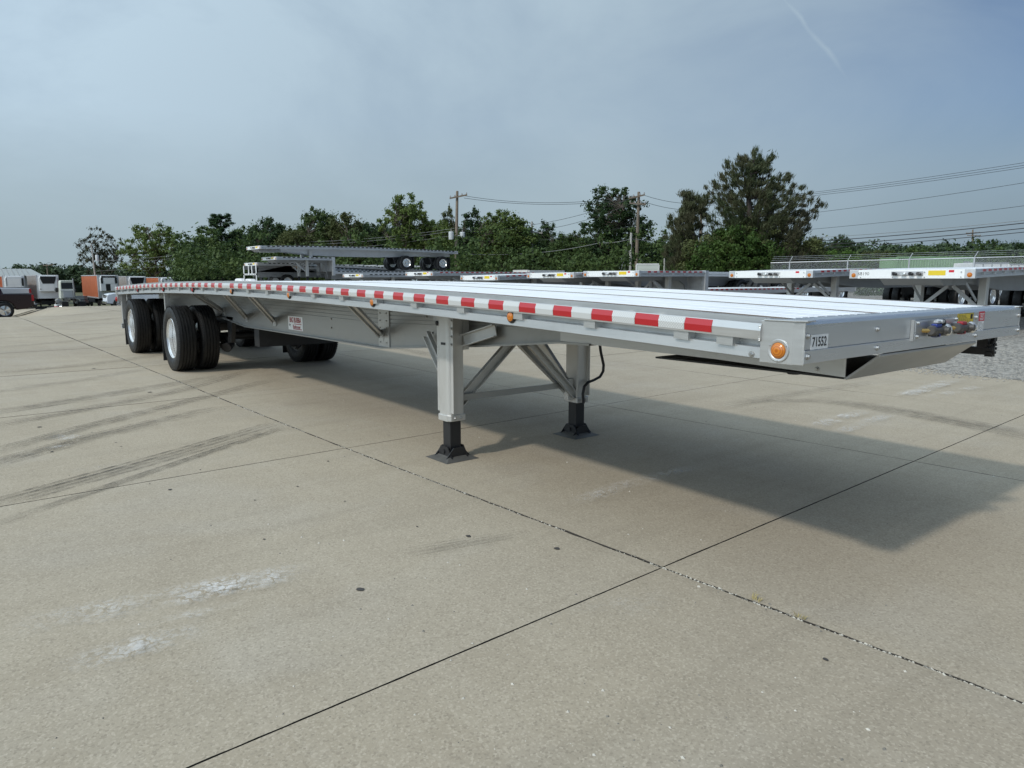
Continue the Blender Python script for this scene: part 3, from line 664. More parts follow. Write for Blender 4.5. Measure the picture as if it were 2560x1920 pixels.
# front header
ys = (-1.262, 1.275); hp = [(-.135, .005), (-.016, .006), (-.004, .001), (0.0, -.012), (0.0, -.1125), (-.006, -.1135), (-.006, -.1155), (.004, -.1165), (.004, -.170), (-.06, -.170), (-.06, -.034), (-.135, -.034)]
MB().prism([(a, ZD + b) for a, b in hp], ys[0], ys[1], 'y').build('front_header', 'front_alu', T, bevel=.0015)
for s in (1, -1):
    pl = [(-.185, -1.284), (-.040, -1.284), (-.006, -1.264), (.002, -1.263), (.002, -1.256), (-.045, -1.276), (-.185, -1.276)]
    MB().prism([(a, b * s) for a, b in pl], ZD - .176, ZD + .0005, 'z').build('corner_post', 'rail_alu', T, bevel=.002)
    MB().prism([(a, b * s) for a, b in [(-.17, -1.290), (-.03, -1.290), (.012, -1.262), (.012, -1.20), (-.17, -1.20)]], ZD + .0008, ZD + .0065, 'z').build('corner_cap', 'rail_alu', T, bevel=.0015)
    c = (-.098, -1.2845 * s, ZD - .121)
    ring = MB().lathe([(.034, 0), (.047, 0), (.0475, -.003), (.045, -.0055), (.036, -.0055), (.034, -.004)], 36, 'y').build('corner_lamp', 'rail_alu', T, True, loc=c, rot=(0, 0, 0 if s == 1 else math.pi))
    MB().lathe([(.001, -.017), (.012, -.0165), (.024, -.013), (.031, -.008), (.0335, -.002), (.001, -.002)], 36, 'y').build('amber_lens', 'amber_lens', ring, True)
    for t in (90, 210, 330): MB().sphere((.0425 * math.cos(R_(t + 180)), -.0055, .0425 * math.sin(R_(t + 180))), .0042, 8, 5, (1, .6, 1)).build('screw', 'bolt_steel', ring, True)
m = MB()
for k in range(9): m.sphere((-.187, -1.290, ZD - .024 - k * .0075), .0062, 8, 5, (.9, .7, .62))
m.build('weld_bead', 'weld', T, True)
HB = MB().lathe([(.001, .011), (.0075, .011), (.0095, .0085), (.0095, .0035)], 6, 'x', closed=False).lathe([(.013, .0035), (.0135, 0), (.001, 0)], 14, 'x', closed=False).lathe([(.001, .0036), (.013, .0035)], 14, 'x', closed=False).mesh('bolt', 'bolt_steel', False)
for y, z in ((-1.238, 1.270), (-1.238, 1.186), (-.633, 1.272), (-.633, 1.186), (.548, 1.287), (.548, 1.186), (1.238, 1.277), (1.238, 1.186)): link('bolt', HB, T, (.0005 if z > 1.22 else .0045, y, z))
o = link('bolt', HB, T, (-.235, -1.2665, ZD - .148), (0, 0, -math.pi / 2))
# number plate 71552
o = MB().box(.0008, .0016, -1.215, -1.075, 1.222 - .010, 1.283 - .010).build('number_plate', 'sticker_white', T)
link('lettering', text_mesh('71552', .056, 'ink', 'lettering', .0006, spacing=1.02), o, (.0022, -1.146, 1.2415), (math.pi / 2, 0, math.pi / 2), (.82, 1, 1))
# air line plate, gladhands, stickers
pl = MB().box(.016, .020, -.275, .235, 1.208, 1.298).build('connection_plate', 'front_alu', T, bevel=.001)
MB().box(.001, .0155, -.285, -.270, 1.2, 1.302).build('spacer', 'rail_alu', pl); MB().box(.001, .0155, .215, .229, 1.212, 1.296).build('spacer', 'rail_alu', pl)
for y, z in ((-.255, 1.286), (-.255, 1.220), (-.02, 1.290), (.21, 1.290), (.21, 1.220)): link('bolt', HB, pl, (.0205, y, z), scale=(.9, .8, .8))
def gladhand(y, z, seal, lever):
    g = MB(); g.cyl((.056, y + .050, z), (.12, 1, -.04), .0195, .105, 10); g.lathe([(.001, -.016), (.022, -.016), (.027, -.010), (.027, .010), (.022, .016), (.001, .016)], 14, 'y', (.062, y + .098, z - .002)); g.lathe([(.001, -.018), (.020, -.018), (.026, -.008), (.026, .008), (.018, .020), (.001, .020)], 12, 'y', (.05, y + .004, z))
    g.box(.030, .070, y + .012, y + .045, z - .030, z - .008); g.cyl((.088, y + .095, z), (1, 0, 0), .017, .02, 12)
    o = g.build('gladhand', 'gladhand_grey', T, True)
    MB().cyl((.030, y - .018, z), (1, .9, 0), .0105, .05, 6).build('nipple', 'brass', o)
    MB().box(.040, .070, y + .012, y + .072, z + .015, z + .033).box(.040, .070, y + .018, y + .068, z - .034, z - .016).build('seal', seal, o, bevel=.005)
    MB().lathe([(.012, 0), (.024, .004), (.031, .016), (.031, .020), (.020, .008), (.010, .004)], 20, 'y').build('dust_cover', 'polished', o, True, loc=(.060, y + .122, z - .002), rot=(0, 0, R_(-14)))
    if lever:
        MB().beam((.058, y + .02, z + .042), (.058, y + .105, z + .043), .022, .012).cyl((.058, y + .07, z + .043), (1, 0, 0), .010, .03, 12).build('lever', 'galv', o, bevel=.002)
        MB().sphere((.058, y + .112, z + .035), .014, 8, 6, (1, 1, 1.5)).build('knob', 'black_plastic', o, True)
gladhand(-.165, 1.247, 'blue_seal', True); gladhand(.155, 1.247, 'red_seal', False)
st = MB().box(.0008, .0016, .285, .505, 1.236, 1.315).build('caution_sticker', 'sticker_yellow', T)
m = MB()
for k in range(9):
    z = 1.305 - k * .0072; y = .297
    while y < .492:
        L = rg.uniform(.012, .035)
        if y + L < .495 and not (k < 3 and y > .40 and y < .455): m.box(.0017, .0020, y, y + L, z - .0022, z)
        y += L + .006
m.box(.0017, .0020, .462, .492, 1.283, 1.308); m.build('fine_print', 'ink', st)
m = MB()
for a in ((.286, .288, 1.237, 1.314), (.502, .504, 1.237, 1.314), (.288, .502, 1.237, 1.239), (.288, .502, 1.312, 1.314)): m.box(.0017, .0021, *a)
m.build('border', 'ink', st)
st = MB().box(.0008, .0016, .592, .672, 1.264, 1.318).build('warning_sticker', 'sticker_red', T); m = MB()
for z, a, b in ((1.306, .60, .664), (1.298, .606, .656), (1.2895, .612, .65), (1.280, .602, .662), (1.272, .604, .655)): m.box(.0017, .0020, a, b, z - .0022, z + .0012)
m.build('fine_print', 'sticker_white', st)
st = MB().box(.0008, .0016, .580, .668, 1.206, 1.262).build('serial_tag', 'sticker_white', T); m = MB()
for q in range(5):
    for k in range(7):
        if rg.random() < .72: m.box(.0017, .0020, .588 + q * .016, .588 + q * .016 + rg.uniform(.005, .012), 1.213 + k * .0068, 1.2165 + k * .0068)
m.build('fine_print', 'ink_grey', st)
# coupler under the nose
cp = MB().prism([(.000, ZD - .176), (-.006, ZD - .174), (-.165, 1.020), (-.15, 1.016), (.0, 1.140)], -.585, .585, 'y').build('approach_plate', 'plate_alu', T, bevel=.002)
MB().box(-1.35, -.168, -.572, .572, 1.016, 1.026).build('coupler_plate', 'black_steel', T)
for s in (-1, 1):
    pl = [(-.155, 1.028), (-.155, ZD - .18), (-2.2, zc(-2.2) - .12), (-2.2, 1.066), (-.9, 1.052)]
    o = MB().prism(pl, .590 * s, .583 * s, 'y').build('coupler_side', 'rail_alu', T)
    for xx, zz in ((-.33, 1.10), (-.62, 1.085), (-.30, 1.055)): link('bolt', HB, T, (xx, .5905 * s, zz), (0, 0, math.pi / 2 * s))
MB().cyl((-.76, 0, .975), (0, 0, 1), .036, .085, 20).build('kingpin', 'black_steel', T, True)
MB().box(-.30, -.10, -.58, .58, ZD - .172, ZD - .15).build('nose_crossmember', 'grey_alu', T)
# cross members under the deck
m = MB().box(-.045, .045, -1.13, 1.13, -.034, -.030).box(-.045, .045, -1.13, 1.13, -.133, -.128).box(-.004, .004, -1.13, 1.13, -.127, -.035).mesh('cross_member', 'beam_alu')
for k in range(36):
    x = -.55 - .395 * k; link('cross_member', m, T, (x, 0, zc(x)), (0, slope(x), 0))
# main beams: ribbed web, flanges, splice
bb = [(-1.9, 1.068), (-2.2, 1.062), (-3.2, .962), (-4.84, .822), (-9.0, .822), (-10.0, .90), (-11.2, .93), (-14.4, .99)]
def zb(x):
    for (a, za), (b, z2) in zip(bb[:-1], bb[1:]):
        if b <= x <= a: return za + (z2 - za) * (x - a) / (b - a)
    return bb[0][1] if x > bb[0][0] else bb[-1][1]
bx = sorted(set([p[0] for p in bb] + list(np.linspace(-1.9, -14.4, 40))), reverse=True)
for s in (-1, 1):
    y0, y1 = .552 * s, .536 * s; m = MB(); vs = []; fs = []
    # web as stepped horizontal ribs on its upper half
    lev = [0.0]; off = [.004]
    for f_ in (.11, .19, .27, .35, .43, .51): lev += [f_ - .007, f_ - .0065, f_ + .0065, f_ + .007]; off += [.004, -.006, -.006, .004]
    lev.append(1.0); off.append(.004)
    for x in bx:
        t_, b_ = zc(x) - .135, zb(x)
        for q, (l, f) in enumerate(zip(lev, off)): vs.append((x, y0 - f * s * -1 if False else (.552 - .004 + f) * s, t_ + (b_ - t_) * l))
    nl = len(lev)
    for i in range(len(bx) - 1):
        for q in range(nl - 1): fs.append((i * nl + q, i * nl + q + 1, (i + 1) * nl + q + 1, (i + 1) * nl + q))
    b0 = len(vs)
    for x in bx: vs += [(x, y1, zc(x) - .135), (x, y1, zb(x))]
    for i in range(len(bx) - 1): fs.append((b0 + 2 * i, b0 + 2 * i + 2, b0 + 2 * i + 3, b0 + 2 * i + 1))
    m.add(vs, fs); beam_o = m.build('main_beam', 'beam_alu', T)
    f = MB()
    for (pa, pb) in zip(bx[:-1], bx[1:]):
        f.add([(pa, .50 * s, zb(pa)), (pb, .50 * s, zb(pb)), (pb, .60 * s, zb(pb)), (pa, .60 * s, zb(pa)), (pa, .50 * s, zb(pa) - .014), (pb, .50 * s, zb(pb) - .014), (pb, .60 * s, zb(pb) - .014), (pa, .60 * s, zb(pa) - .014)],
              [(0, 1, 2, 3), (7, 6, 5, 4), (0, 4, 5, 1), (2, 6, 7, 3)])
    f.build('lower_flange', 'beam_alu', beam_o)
    sp = MB().box(-4.96, -4.74, .5535 * s, .562 * s, zb(-4.85) + .003, zc(-4.85) - .14).build('splice_plate', 'rail_alu', T)
    for xx in (-4.92, -4.79):
        for k in range(6): link('bolt', HB, sp, (xx, .5625 * s, .87 + k * .073), (0, 0, math.pi / 2 * s), (.7, .7, .7))
    if s < 0:
        rv = MB(); x = -2.4
        while x > -9.6: rv.sphere((x, -.5545, zc(x) - .150 - .006 * math.sin(x * 40)), .009, 6, 4, (1, .6, 1)); x -= .07
        o = rv.build('rivet_row', 'dark_alu', beam_o); o['kind'] = 'stuff'
        for xx, zz in ((-6.1, 1.05), (-6.1, .95), (-3.95, 1.02), (-4.05, 1.16), (-3.1, 1.06)): link('bolt', HB, beam_o, (xx, -.5525, zz), (0, 0, -math.pi / 2))
# maker's plate on the beam
o = MB().box(-7.40, -6.93, -.556, -.5535, .862, 1.035).build('maker_plate', 'sticker_white', T)
tm = text_mesh('BIG BUBBA', .088, 'ink_red', 'lettering', .002); link('lettering', tm, o, (-7.165, -.5568, .985), (math.pi / 2, 0, 0), (.86, 1, 1))
tm = text_mesh('by', .05, 'ink', 'lettering', 0); link('lettering', tm, o, (-7.345, -.5568, .925), (math.pi / 2, 0, 0))
tm = text_mesh('Reitnouer', .064, 'ink_red', 'lettering', .0012); link('lettering', tm, o, (-7.125, -.5568, .905), (math.pi / 2, 0, 0), (.95, 1, 1))
m = MB().box(-7.20, -6.97, -.5572, -.5562, .936, .944).box(-7.24, -6.96, -.5572, -.5562, .872, .881).build('underline', 'ink_red', o)
o = MB().box(-3.93, -3.76, -.556, -.5535, 1.13, 1.175).build('data_plate', 'galv', T)
# outrigger braces from the rail to the beam
for x0, x1 in ((-8.07, -8.98), (-7.10, -7.87), (-4.43, -4.90), (-9.6, -10.1)):
    for s in (-1, 1):
        p, q = (x0, 1.13 * s, zc(x0) - .150), (x1, .575 * s, .95 if x0 > -9 else 1.0)
        o = MB().beam(p, q, .085, .010, (0, s, .4)).beam((p[0] + .045, p[1], p[2] - .012), (q[0] + .045, q[1], q[2] - .012), .008, .035, (0, s, .4)).build('outrigger_brace', 'rail_alu', T)
        MB().cbox((q[0], .560 * s, q[2] - .01), .10, .012, .12).build('bracket', 'rail_alu', o)
# landing gear
LX = -3.40
for s in (-1, 1):
    y = .72 * s
    hs = MB().prism([(LX - .082, y + s * .060), (LX - .082, y - s * .070), (LX + .082, y - s * .070), (LX + .082, y + s * .060), (LX + .058, y + s * .083), (LX - .058, y + s * .083)], .335, zc(LX) - .178, 'z').build('leg_housing', 'leg_alu', T, bevel=.012)
    MB().box(LX - .120, LX - .083, y + s * .052, y + s * .060, .40, zc(LX) - .18).box(LX + .083, LX + .118, y + s * .052, y + s * .060, .40, zc(LX) - .18).build('side_flange', 'leg_alu', hs)
    MB().prism([(LX - .092, y + s * .066), (LX - .092, y - s * .078), (LX + .092, y - s * .078), (LX + .092, y + s * .066), (LX + .064, y + s * .093), (LX - .064, y + s * .093)], .330, .385, 'z').build('clamp_band', 'leg_alu', hs, bevel=.006)
    for k in range(4): link('bolt', HB, hs, (LX + .100, y + s * .0605, zc(LX) - .26 - k * .065), (0, 0, math.pi / 2 * s))
    link('bolt', HB, hs, (LX + .093, y + s * .03, .357)); link('bolt', HB, hs, (LX + .093, y - s * .03, .357))
    MB().box(LX - .02, LX + .045, y + s * .0835, y + s * .0865, .965, .985).build('name_strip', 'ink', hs)
    MB().sphere((LX - .105, y + s * .066, zc(LX) - .29), .022, 10, 6, (1, .6, 1)).build('grommet', 'black_plastic', hs, True)
    inner = MB().box(LX - .055, LX + .055, y - .055, y + .055, .055, .334).build('inner_leg', 'black_steel', T, bevel=.006)
    ft = MB()
    for a in (-1, 1):
        ft.prism([(LX - .12, .022), (LX + .12, .022), (LX + .05, .112), (LX - .05, .112)], y + a * .078 - .005, y + a * .078 + .005, 'y')
        ft.prism([(y - .12, .022), (y + .12, .022), (y + .045, .105), (y - .045, .105)], LX + a * .088 - .005, LX + a * .088 + .005, 'x')
    ft.cyl((LX, y, .068), (0, 1, 0), .018, .19, 12); fo = ft.build('foot_bracket', 'black_steel', T)
    MB().add([(LX - .15, y - .15, .010), (LX + .15, y - .15, .010), (LX + .15, y + .15, .010), (LX - .15, y + .15, .010), (LX - .165, y - .165, .004), (LX + .165, y - .165, .004), (LX + .165, y + .165, .004), (LX - .165, y + .165, .004),
              (LX - .085, y - .085, .036), (LX + .085, y - .085, .036), (LX + .085, y + .085, .036), (LX - .085, y + .085, .036)],
             [(8, 9, 10, 11), (4, 5, 9, 8), (5, 6, 10, 9), (6, 7, 11, 10), (7, 4, 8, 11), (4, 7, 6, 5)]).build('foot_pad', 'foot_steel', T)
    # braces: to the beam behind, to the beam in front, and inward to the cross frame
    def chan(p, q, w=.085, up=(0, 1, 0)):
        p = Vector(p); q = Vector(q); d = (q - p).normalized(); u = Vector(up); sd = d.cross(u).normalized(); u2 = sd.cross(d)
        m_ = MB().beam(p, q, w, .008, up); m_.beam(p + sd * w * .5 + u2 * .016, q + sd * w * .5 + u2 * .016, .008, .04, up); m_.beam(p - sd * w * .5 + u2 * .016, q - sd * w * .5 + u2 * .016, .008, .04, up); return m_.build('leg_brace', 'leg_alu', T)
    chan((LX - .55, .60 * s, 1.01), (LX - .06, .64 * s, .50), .075, (0, s, 0))
    chan((LX + .10, .655 * s, 1.0), (LX + .46, .60 * s, 1.10), .09, (0, s, 0))
    chan((LX - .05, .64 * s, .44), (LX - .05, .03 * s, .96), .085, (1, 0, 0))
    if s > 0: chan((LX + .03, .655, .40), (LX + .03, .10, .93), .065, (1, 0, 0))
    MB().box(LX - .075, LX + .075, .590 * s, .648 * s, .92, zc(LX) - .14).build('leg_bracket', 'leg_alu', T)
MB().box(LX - .006, LX + .006, -.64, .64, .478, .532).build('cross_strap', 'beam_alu', T)
MB().box(LX - .03, LX + .03, .585, .6485, .36, .56).build('gear_bracket', 'leg_alu', T)
MB().box(LX - .09, LX + .01, -.60, .60, .93, .985).build('leg_crossbeam', 'beam_alu', T)
ck = [on_x(u, v, -3.27) for u, v in ((1497, 842), (1502, 880), (1509, 912), (1508, 928), (1500, 942), (1485, 950), (1470, 956), (1461, 966), (1457, 985), (1459, 1008))]
MB().tube(ck, .0135, 8).build('crank_handle', 'black_steel', T, True)
# running gear
for ax, x in enumerate((-10.40, -13.42)):
    g = G(x, 0); zw = g + .505
    MB().tube([(x, -.98, zw), (x, .98, zw)], .064, 14).build('axle', 'black_steel', T, True)
    for s in (-1, 1):
        wheel(T, (x, 1.152 * s, zw), s > 0); wheel(T, (x, .815 * s, zw), s < 0)
        MB().cyl((x, .66 * s, zw), (0, 1, 0), .20, .06, 24).build('brake_drum', 'black_steel', T, True)
        MB().cyl((x + .27, .52 * s, zw - .10), (.3, .25 * s, -.15), .085, .17, 18).cyl((x + .42, .55 * s, zw - .12), (.3, .25 * s, -.15), .078, .16, 18).build('brake_chamber', 'black_steel', T, True)
        MB().prism([(x + .75, .92), (x + .45, .92), (x + .50, zw - .06), (x + .62, zw - .06)], .50 * s, .56 * s, 'y').build('spring_hanger', 'black_steel', T)
        MB().beam((x + .56, .53 * s, zw - .02), (x - .42, .53 * s, zw - .06), .075, .09).build('trailing_arm', 'black_steel', T)
        MB().cyl((x - .42, .53 * s, zw + .13), (0, 0, 1), .12, .27, 18).build('air_spring', 'rubber_flap', T, True)
        fx = x - .60 if ax == 0 else x - .62
        MB().box(fx - .006, fx + .006, .70 * s, 1.275 * s, g + .11, g + .60).build('mud_flap', 'rubber_flap', T)
        MB().box(fx - .03, fx + .03, 1.12 * s, 1.20 * s, g + .605, zc(fx) - .176).box(fx - .02, fx + .02, .70 * s, 1.115 * s, g + .605, g + .65).build('flap_hanger', 'rail_alu', T)
    m = MB().box(x + .44, x + .74, -.56, .56, .86, .92); m.build('suspension_crossmember', 'black_steel', T)
MB().tube([(-11.9, -.42, .72), (-11.9, .42, .72)], .15, 20).build('air_tank', 'black_steel', T, True)
MB().box(-14.3, -9.3, -.50, -.46, .80, .91).box(-14.3, -9.3, .46, .50, .80, .91).build('slider_rail', 'black_steel', T)
MB().box(-8.7, -8.5, -.56, .56, .55, .82).build('valve_box', 'black_steel', T)
# tail
MB().box(-LEN - .05, -LEN + .055, -1.28, 1.28, zc(-LEN) - .178, zc(-LEN) + .002).build('tail_bar', 'rail_alu', T)
for s in (-1, 1):
    MB().box(-14.55, -14.45, 1.10 * s, 1.22 * s, .62, zc(-14.5) - .18).build('bumper_post', 'rail_alu', T)
    o = MB().box(-14.66, -14.50, 1.225 * s, 1.275 * s, 1.05, zc(-LEN) - .18).build('tail_lamp_box', 'rail_alu', T); MB().sphere((-14.60, 1.285 * s, 1.10), .05, 12, 8, (1, .5, 1)).build('tail_lamp', 'tail_red', o, True)
MB().box(-14.60, -14.50, -1.24, 1.24, .52, .615).build('bumper_bar', 'rail_alu', T)
# ratchet handle hanging under the far front corner
o = MB().box(-.17, -.11, 1.11, 1.17, 1.075, ZD - .175).box(-.26, -.12, 1.115, 1.165, 1.028, 1.074).build('winch_bracket', 'black_steel', T)
m = MB().cyl((-.11, 1.16, 1.065), (1, .25, 0), .040, .05, 20)
for k in range(10):
    t = 2 * math.pi * k / 10; m.cbox((-.11, 1.16 + math.cos(t) * .043, 1.065 + math.sin(t) * .043), .045, .016, .016)
m.cbox((-.12, 1.20, 1.125), .05, .05, .03); m.build('winch_ratchet', 'black_steel', o)

# ------------------------------------------------------------------ parked trailers in the gravel yard (local: front at y=0, rear towards +y, origin on the ground)
RT_ = MB().box(0, .006, 0, .15, -.052, -.004).mesh('red_tape', 'tape_red'); DT_ = MB().box(0, .006, 0, .17, -.060, -.006).mesh('dark_tape', 'black_plastic')
LAMP_S = MB().lathe([(.001, -.02), (.03, -.016), (.038, -.004), (.05, -.004), (.05, .01), (.001, .01)], 16, 'y').mesh('corner_lamp', 'amber_lens', True)
POCK_S = MB().box(.045, .09, -.045, .045, -.135, -.03).mesh('stake_pocket', 'grey_alu')
def bg_trailer(name, label, xr, yf, ztop, kind='flat', rz=0.0, L=14.6, camber=.10, tape='red', tape_n=14, number=None, yellow=True, group='flatbed trailers parked in a row in the gravel yard', legs=True, panelmat='panel_alu', ground=None, step=3.3, drop=.58, axles=True, back_wheels=2, h=.19, rails=True, wscale=1.0, tape_step=.305, pock=10, tilt=0.0):
    xcn = xr - 1.295 if rz == 0 else xr
    g = G(xcn, yf + 2) if ground is None else ground
    t = empty(name, (xcn, yf, g), rz, label, 'trailer', group); zt = ztop - g
    E_ = step if kind == 'step' else L
    def z(y): return zt - tilt * y + camber * (1 - ((y - L / 2) / (L / 2)) ** 2) if kind == 'flat' else zt + .004 * y
    yy = list(np.linspace(.06, E_, 14))
    def sweepy(prof, mat, nm, ys=yy, zf=z):
        m = MB().sweepx([(-a, b) for a, b in prof], ys, zf); m.v = [(-v[1], v[0], v[2]) for v in m.v]; return m.build(nm, mat, t)
    sweepy([(-1.2, 0), (1.2, 0), (1.2, -.03), (-1.2, -.03)], 'deck_alu', 'deck')
    for s in (-1, 1):
        pr = [(1.202, .0), (1.29, -.005), (1.295, -.075), (1.245, -.08), (1.245, -.13), (1.27, -.135), (1.27, -h), (1.202, -h)]
        sweepy([(a * s, b) for a, b in pr], 'grey_alu', 'side_rail')
    fp = MB().box(-1.29, 1.29, -.004, .055, zt - h * .70, zt + .004).box(-1.29, 1.29, -.010, .055, zt - h, zt - h * .705).build('front_panel', panelmat, t)
    for s in (-1, 1):
        MB().box(1.10 * s, 1.302 * s, -.016, .10, zt - h * 1.02, zt + .008).build('corner_post', 'grey_alu', t, bevel=.01); link('corner_lamp', LAMP_S, t, (1.20 * s, -.017, zt - h * .62))
        for xx, zz in ((1.04, .3), (1.04, .85), (.33, .3), (.33, .85)): MB().cyl((xx * s, -.012, zt - h * zz), (0, 1, 0), .012, .02, 6).build('bolt', 'dark_alu', fp)
    cpn = MB().box(-.36, .30, -.022, -.0105, zt - h * .66, zt - h * .2).build('connection_plate', 'galv', t)
    for q, (a, mt) in enumerate(((-.28, 'black_plastic'), (-.10, 'polished'), (.06, 'black_plastic'), (.22, 'gladhand_grey'))):
        MB().cyl((a, -.055, zt - h * .46), (0, 1, 0), .038, .065, 12).sphere((a + .045, -.08, zt - h * .5), .032, 8, 6).build('gladhand', mt, cpn, True)
    if yellow:
        MB().box(.40, .74, -.0065, -.0045, zt - h * .66, zt - h * .12).build('caution_sticker', 'sticker_yellow', t)
    MB().box(.80, .90, -.0065, -.0045, zt - h * .34, zt - h * .08).build('warning_sticker', 'sticker_red', t); MB().box(.80, .92, -.0065, -.0045, zt - h * .62, zt - h * .38).build('serial_tag', 'sticker_white', t)
    if number:
        link('lettering', text_mesh(number, .105, 'ink_grey', 'lettering', 0), t, (-.98, -.0065, zt - h * .46), (math.pi / 2, 0, 0))
    # tape on the visible side
    for k in range(tape_n):
        y = .42 + k * tape_step
        if y < E_ - .2: link('red_tape' if tape == 'red' else 'dark_tape', RT_ if tape == 'red' else DT_, t, (1.2965, y, z(y) - .006))
    for k in range(pock):
        y = .55 + k * .61
        if y < E_ - .1: link('stake_pocket', POCK_S, t, (1.2, y, z(y)))
    # nose coupler box, beams
    MB().prism([(-.01 + .02, zt - h - .006), (.26, zt - h - .15), (1.5, zt - h - .15), (1.5, zt - h - .006)], -.62, .62, 'x').build('coupler_box', 'dark_alu', t)
    bt = [(1.5, h + .13), (3.9, h + .38), (5.2, h + .42), (L - 5.2, h + .42), (L - 3.0, h + .28), (L - .2, h + .22)] if kind == 'flat' else [(1.5, h + .12), (E_ - .55, h + .15), (E_ - .25, h + .30), (E_ - .1, h + drop + .25)]
    for s in (-1, 1):
        up = [(a, z(a) - h * .8) for a, b in bt]; lo = [(a, z(a) - b) for a, b in bt]
        MB().prism(up + lo[::-1], .50 * s, .56 * s, 'x').build('main_beam', 'grey_alu' if ground == 2.12 else 'dark_alu', t)
    if kind == 'flat':
        for k in range(12): MB().box(-1.2, 1.2, 1.0 + k * 1.1, 1.08 + k * 1.1, z(1 + k * 1.1) - .14, z(1 + k * 1.1) - .045).build('cross_member', 'dark_alu', t)
    if legs:
        ly = 2.35 if kind == 'flat' else 2.2
        for s in (-1, 1):
            MB().box(.70 * s - .085, .70 * s + .085, ly - .085, ly + .085, .36, z(ly) - h).build('landing_leg', 'leg_alu', t, bevel=.015)
            MB().box(.70 * s - .055, .70 * s + .055, ly - .055, ly + .055, .03, .36).box(.70 * s - .15, .70 * s + .15, ly - .15, ly + .15, 0, .03).build('leg_foot', 'black_steel', t)
            MB().beam((.66 * s, ly - .02, .5), (.05 * s, ly - .02, zt - h - .17), .08, .02, (0, 1, 0)).build('leg_brace', 'grey_alu', t)
            MB().beam((.60 * s, ly - .1, .7), (.58 * s, ly - .75, zt - h - .1), .07, .02, (1, 0, 0)).build('leg_brace', 'grey_alu', t)
    if kind == 'step':
        zl = zt - drop; y0 = E_
        MB().box(-1.30, 1.30, y0, y0 + .10, zl - .02, z(y0) + .01).build('step_panel', 'grey_alu', t)
        MB().box(1.15, 1.305, y0 - .05, y0 + .13, zl - .30, z(y0) + .015).box(-1.305, -1.15, y0 - .05, y0 + .13, zl - .30, z(y0) + .015).build('step_post', 'grey_alu', t)
        MB().box(-1.2, 1.2, y0 + .14, L, zl - .04, zl).build('lower_deck', 'deck_alu', t)
        for s in (-1, 1): MB().box(1.202 * s, 1.29 * s, y0 + .14, L, zl - .19, zl - .002).build('lower_rail', 'grey_alu', t); MB().box(.5 * s, .56 * s, y0 + .2, L - .3, zl - .55, zl - .045).build('lower_beam', 'dark_alu', t)
        for k in range(min(tape_n + 8, 26)):
            y = y0 + .3 + k * tape_step
            if y < L - .2: link('red_tape' if tape == 'red' else 'dark_tape', RT_ if tape == 'red' else DT_, t, (1.291, y, zl - .006))
    else: zl = zt
    MB().box(-1.30, 1.30, L, L + .05, (z(L) if kind == 'flat' else zl) - .2, (z(L) if kind == 'flat' else zl)).build('tail_bar', 'grey_alu', t)
    if axles:
        for k in range(back_wheels):
            y = L - 1.25 - 3.05 * k; r = .505 * wscale
            MB().tube([(-.95, y, r), (.95, y, r)], .065, 10).build('axle', 'black_steel', t)
            for s in (-1, 1):
                for q in (1.15, .82):
                    o = link('wheel', TYRE_S, t, (q * s, y, r), (0, 0, math.pi / 2 if s > 0 else -math.pi / 2), (wscale,) * 3); link('rim', RIM_S, o)
                MB().prism([(y - .7, (z(y) if kind == 'flat' else zl) - h - .3), (y + .7, (z(y) if kind == 'flat' else zl) - h - .3), (y + .3, r - .05), (y - .5, r - .05)], .46 * s, .54 * s, 'x').build('suspension', 'black_steel', t)
                MB().box(.70 * s, 1.27 * s, y + .60, y + .612, .12, .95).build('mud_flap', 'rubber_flap', t)
    return t
bg_trailer('flatbed_trailer', 'flatbed trailer numbered 68190 at the right edge of the parked row', -4.12, 12.6, 1.70, number='68190', camber=.12, back_wheels=2)
bg_trailer('flatbed_trailer', 'white fronted flatbed trailer just left of the one numbered 68190', -8.50, 14.2, 1.72, camber=.12, yellow=False)
bg_trailer('drop_deck_trailer', 'step deck trailer with tall end post, third from right in parked row', -14.27, 13.84, 1.765, kind='step', step=3.55, drop=.62, tape_n=12)
bg_trailer('flatbed_trailer', 'flatbed trailer with yellow nose sticker left of the step deck trailer', -17.0, 13.5, 1.72, camber=.08, tape_n=6)
bg_trailer('flatbed_trailer', 'low flatbed trailer in front of the white crate with red square', -20.9, 13.1, 1.635, camber=.13, tape_n=8)
bg_trailer('flatbed_trailer', 'flatbed trailer behind the near deck, just right of the wooden pole with transformers', -27.9, 14.5, 1.84, camber=.02, tape_n=20)
bg_trailer('drop_deck_trailer', 'low step deck trailer under the stacked trailers, yellow sticker on nose', -35.2, 14.5, 1.78, kind='step', step=6.0, tape='dark', tape_n=12)
bg_trailer('flatbed_trailer', 'flatbed trailer with long taped rail sloping down below the wheels of the topmost trailer', -46.0, 14.6, 2.66, camber=.0, tape='dark', tape_n=44, tilt=.040, axles=False, legs=False)
bg_trailer('flatbed_trailer', 'lower of the two sloping taped flatbed trailers seen through the stack', -45.4, 14.8, 2.40, camber=.0, tape='dark', tape_n=44, tilt=.048, legs=False, L=12.5)
bg_trailer('flatbed_trailer', 'flatbed trailer standing in the dark behind the one numbered 68190', -3.2, 29.5, 1.45, camber=.1, tape_n=6, group='flatbed trailers in the second row')
bg_trailer('flatbed_trailer', 'flatbed trailer in the second row behind the white fronted one', -7.6, 30.0, 1.45, camber=.1, tape_n=6, group='flatbed trailers in the second row')
bg_trailer('flatbed_trailer', 'flatbed trailer in the second row seen between the parked row legs', -12.2, 30.0, 1.42, camber=.1, tape_n=6, group='flatbed trailers in the second row')
